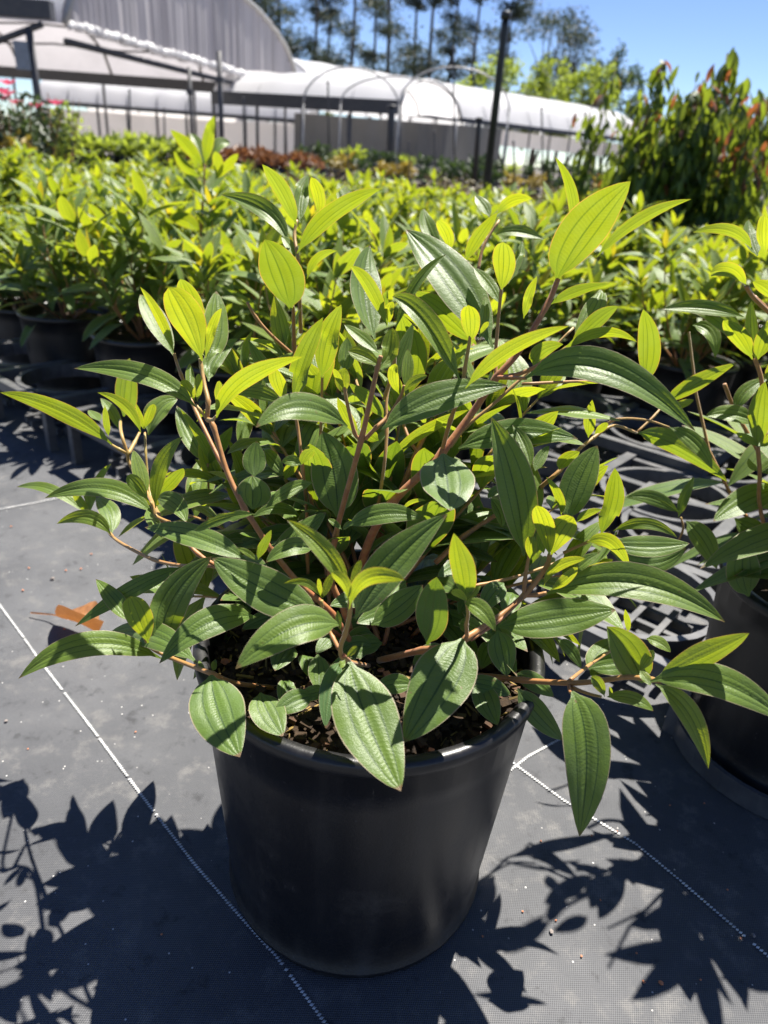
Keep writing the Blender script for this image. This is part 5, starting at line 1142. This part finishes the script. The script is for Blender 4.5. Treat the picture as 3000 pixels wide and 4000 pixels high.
for i, (px, pyt, yy, red, n) in enumerate([(2405, 275, 4.9, .20, 55), (2600, 235, 4.5, .18, 210), (2730, 330, 4.3, .10, 280), (2850, 200, 4.4, .14, 290), (2985, 400, 4.2, .35, 280), (2520, 470, 5.2, .14, 60), (2920, 300, 4.9, .08, 280), (2660, 420, 4.7, .10, 280), (2790, 300, 4.8, .10, 280), (3060, 330, 4.6, .2, 250)]):
    g = random.Random(80+i); c = P(px, pyt, yy); h = c.z; xb = P(px-10, 900, yy).x; o = empty('drooping_sapling', (c.x-.12, yy, 0)); tag(o, DRT[i], 'potted plant', 'drooping red-tipped saplings')
    mb = MB(); mb.lathe([(0, 0), (.12, 0), (.15, .28), (.14, .28), (.135, .25), (0, .25)], 16); mb.build('pot', M['pot'], o)
    lean = .10*h; tops = [Vector((lean, 0, h))]+[Vector((lean*.8+g.uniform(-.16, .16), g.uniform(-.16, .16), h*g.uniform(.62, .95))) for _ in range(5 if n > 80 else 1)]
    stems_ = [(Vector((g.uniform(-.02, .02), 0, .25)), t) for t in tops]
    for a, c2 in stems_: mb = MB(); mb.tube([a, a.lerp(c2, .5)+Vector((g.uniform(-.02, .02), 0, .02)), c2], [.007, .005, .003], 6, .1); mb.build('stem', M['trunk'], o)
    mb = MB(); mb.box((.0, .03, h*.25), (.016, .016, h*.5)); mb.build('support_stake', M['black'], o, False)
    mb = MB()
    for k in range(n*2):
        a, c2 = g.choice(stems_); p = a.lerp(c2, .15+.8*g.random())+Vector((g.gauss(0, .03 if n < 150 else .07), g.gauss(0, .03 if n < 150 else .07), 0)); d = Vector((g.gauss(0, .35), g.gauss(0, .35), -1)).normalized(); x = d.cross(Vector((g.gauss(0, 1), g.gauss(0, 1), .1))).normalized(); nn = x.cross(d); L = g.uniform(.06, .105); w_ = L*.16
        mb.add([p, p+d*L*.3+x*w_+nn*w_*.4, p+d*L*.65+x*w_*.8+nn*w_*.4, p+d*L, p+d*L*.65-x*w_*.8+nn*w_*.4, p+d*L*.3-x*w_+nn*w_*.4, p+d*L*.45], [(0, 1, 6), (1, 2, 6), (2, 3, 6), (3, 4, 6), (4, 5, 6), (5, 0, 6)], None, g.random())
    mb.build('inner_leaves', M['droop'], o)['kind'] = 'stuff'
    for k in range(n):
        a, c2 = g.choice(stems_) if k > 8 else stems_[0]; t = g.random()**.75 if k > 8 else g.uniform(.9, 1.0); p = a.lerp(c2, .12+.88*t); isred = (t > .78 and g.random() < red*2.2)
        me = g.choice(DRR) if isred else g.choice(DRG); lf = add('leaf', me, o); s_ = g.uniform(.7, 1.15)
        p = p+Vector((g.gauss(0, .05), g.gauss(0, .05), g.gauss(0, .03)))*(1-.8*(k <= 8)); lf.location = p; lf.rotation_euler = (g.uniform(-.35, .5), g.uniform(-.3, .3), g.uniform(0, 6.28)); lf.scale = (s_, s_, s_)
# --- trees
def tree(px, py_base, py_top, dist, spread, kind, label, seed, group='tall thin trees behind the tunnels'):
    g = random.Random(seed); c = P(px, py_top, dist); x = c.x; h = c.z; o = empty('tree', (x, dist, 0)); tag(o, label, 'tree', group)
    mb = MB(); lean = g.uniform(-.03, .03)*h; tr = [Vector((lean*t+.1*math.sin(t*7+seed), .05*math.sin(t*5), h*t)) for t in np.linspace(0, .98, 12)]
    r0 = .012*h+.04; mb.tube(tr, [r0*(1-.8*i/11) for i in range(12)], 7)
    cl = []
    if kind == 'gum':
        for k in range(17):
            t = g.uniform(.30, 1.0); f = t*11; i = min(10, int(f)); q = tr[i].lerp(tr[i+1], f-i); a = g.uniform(0, 6.28); L = spread*(1.15-.7*t)*g.uniform(.5, 1.1)
            e = q+Vector((math.cos(a)*L, math.sin(a)*L, L*g.uniform(.05, .55))); mb.tube([q, q.lerp(e, .5)+Vector((0, 0, L*.08)), e], [r0*.28, r0*.18, r0*.08], 5, 0, False); cl.append((e, L*.55+.25)); cl.append((q.lerp(e, .65), L*.38+.15))
        for k in range(5): cl.append((tr[-1]+Vector((g.gauss(0, .3), g.gauss(0, .3), g.uniform(-.8, .3))), .5))
    else:
        top = h*.72
        for k in range(16):
            a = g.uniform(0, 6.28); e = Vector((math.cos(a)*spread*g.uniform(.2, .95), math.sin(a)*spread*g.uniform(.2, .95), top+(h-top)*g.uniform(-.75, .9))); q = tr[int(g.uniform(4, 8))]
            mb.tube([q, q.lerp(e, .5)+Vector((0, 0, .3)), e], [r0*.35, r0*.22, r0*.08], 5, 0, False); cl.append((e, spread*g.uniform(.28, .46)))
    mb.build('trunk', M['trunk'], o); mb = MB()
    for q, r_ in cl: leaf_cloud(mb, q, (r_*1.35, r_*1.35, r_*.8), int(95+70*r_), .24, g, .40, .3)
    mb.build('crown', M['gum'], o)['kind'] = 'stuff'; return o
for i, (px, pyt, d, sp_) in enumerate([(1010, -350, 62, 2.6), (1110, -220, 66, 2.0), (1240, -260, 70, 1.9), (1305, -180, 74, 1.8), (1400, -330, 70, 2.1), (1480, -160, 76, 1.7), (1560, -380, 68, 2.3), (1650, -200, 72, 2.0), (1735, -340, 66, 2.1), (1800, -150, 74, 1.9), (1900, -230, 72, 2.4), (2020, -160, 76, 2.5)]):
    tree(px, 400, pyt, d, sp_, 'gum', 'tall thin dark tree, %s from the left in the row behind the tunnels' % ORD[i], 200+i)
tree(2262, 420, 60, 62, 2.6, 'round', 'round-crowned tree standing alone right of the thin trees', 230, 'trees behind the tunnels')
tree(2160, 420, 30, 68, 2.2, 'round', 'loose-crowned tree just left of the round-crowned one', 231, 'trees behind the tunnels')
def bushes(px0, px1, pyt, pyb, d, mat, n, label, seed, size=.30):
    g = random.Random(seed); a = P(px0, pyt, d); c = P(px1, pyb, d); o = empty('bush', ((a.x+c.x)/2, d, 0)); tag(o, label, 'bush', 'bushes behind the long tunnel'); w2 = (c.x-a.x)/2; h = a.z*1.27
    mb = MB()
    for k in range(4): mb.tube([(w2*g.uniform(-.5, .5), 0, 0), (w2*g.uniform(-.6, .6), g.uniform(-.5, .5), h*.7)], [.12, .05], 6)
    mb.build('trunk', M['trunk'], o); mb = MB()
    for k in range(n):
        u = g.uniform(-1, 1); hh = h*(1-.30*u*u)*(.30+.63*g.random()**.6); leaf_cloud(mb, (w2*u*.9, g.uniform(-1.2, 1.2), hh), (w2*.22, w2*.22, h*.10), 80, size, g, .45, .1)
    mb.build('crown', mat, o)['kind'] = 'stuff'
bushes(1790, 2090, 300, 440, 54, M['bush'], 26, 'yellow-green bush behind the black stake', 301)
bushes(2010, 2250, 262, 440, 55, M['bush'], 30, 'highest yellow-green bush under the round-crowned tree', 302)
bushes(2180, 2400, 290, 440, 53, M['bush'], 26, 'yellow-green bush at the right end of its row', 303)
bushes(2290, 2470, 270, 470, 58, M['dark'], 24, 'dark green bush right of the yellow-green ones', 304)
bushes(2420, 2580, 330, 500, 60, M['dark'], 22, 'dark green bush behind the slim drooping saplings', 305)
bushes(2540, 3100, 470, 560, 62, M['dark'], 30, 'low dark bush line behind the drooping saplings', 306)
bushes(1080, 1330, 360, 470, 58, M['bush'], 16, 'small yellow-green bush behind the short white roof', 307)
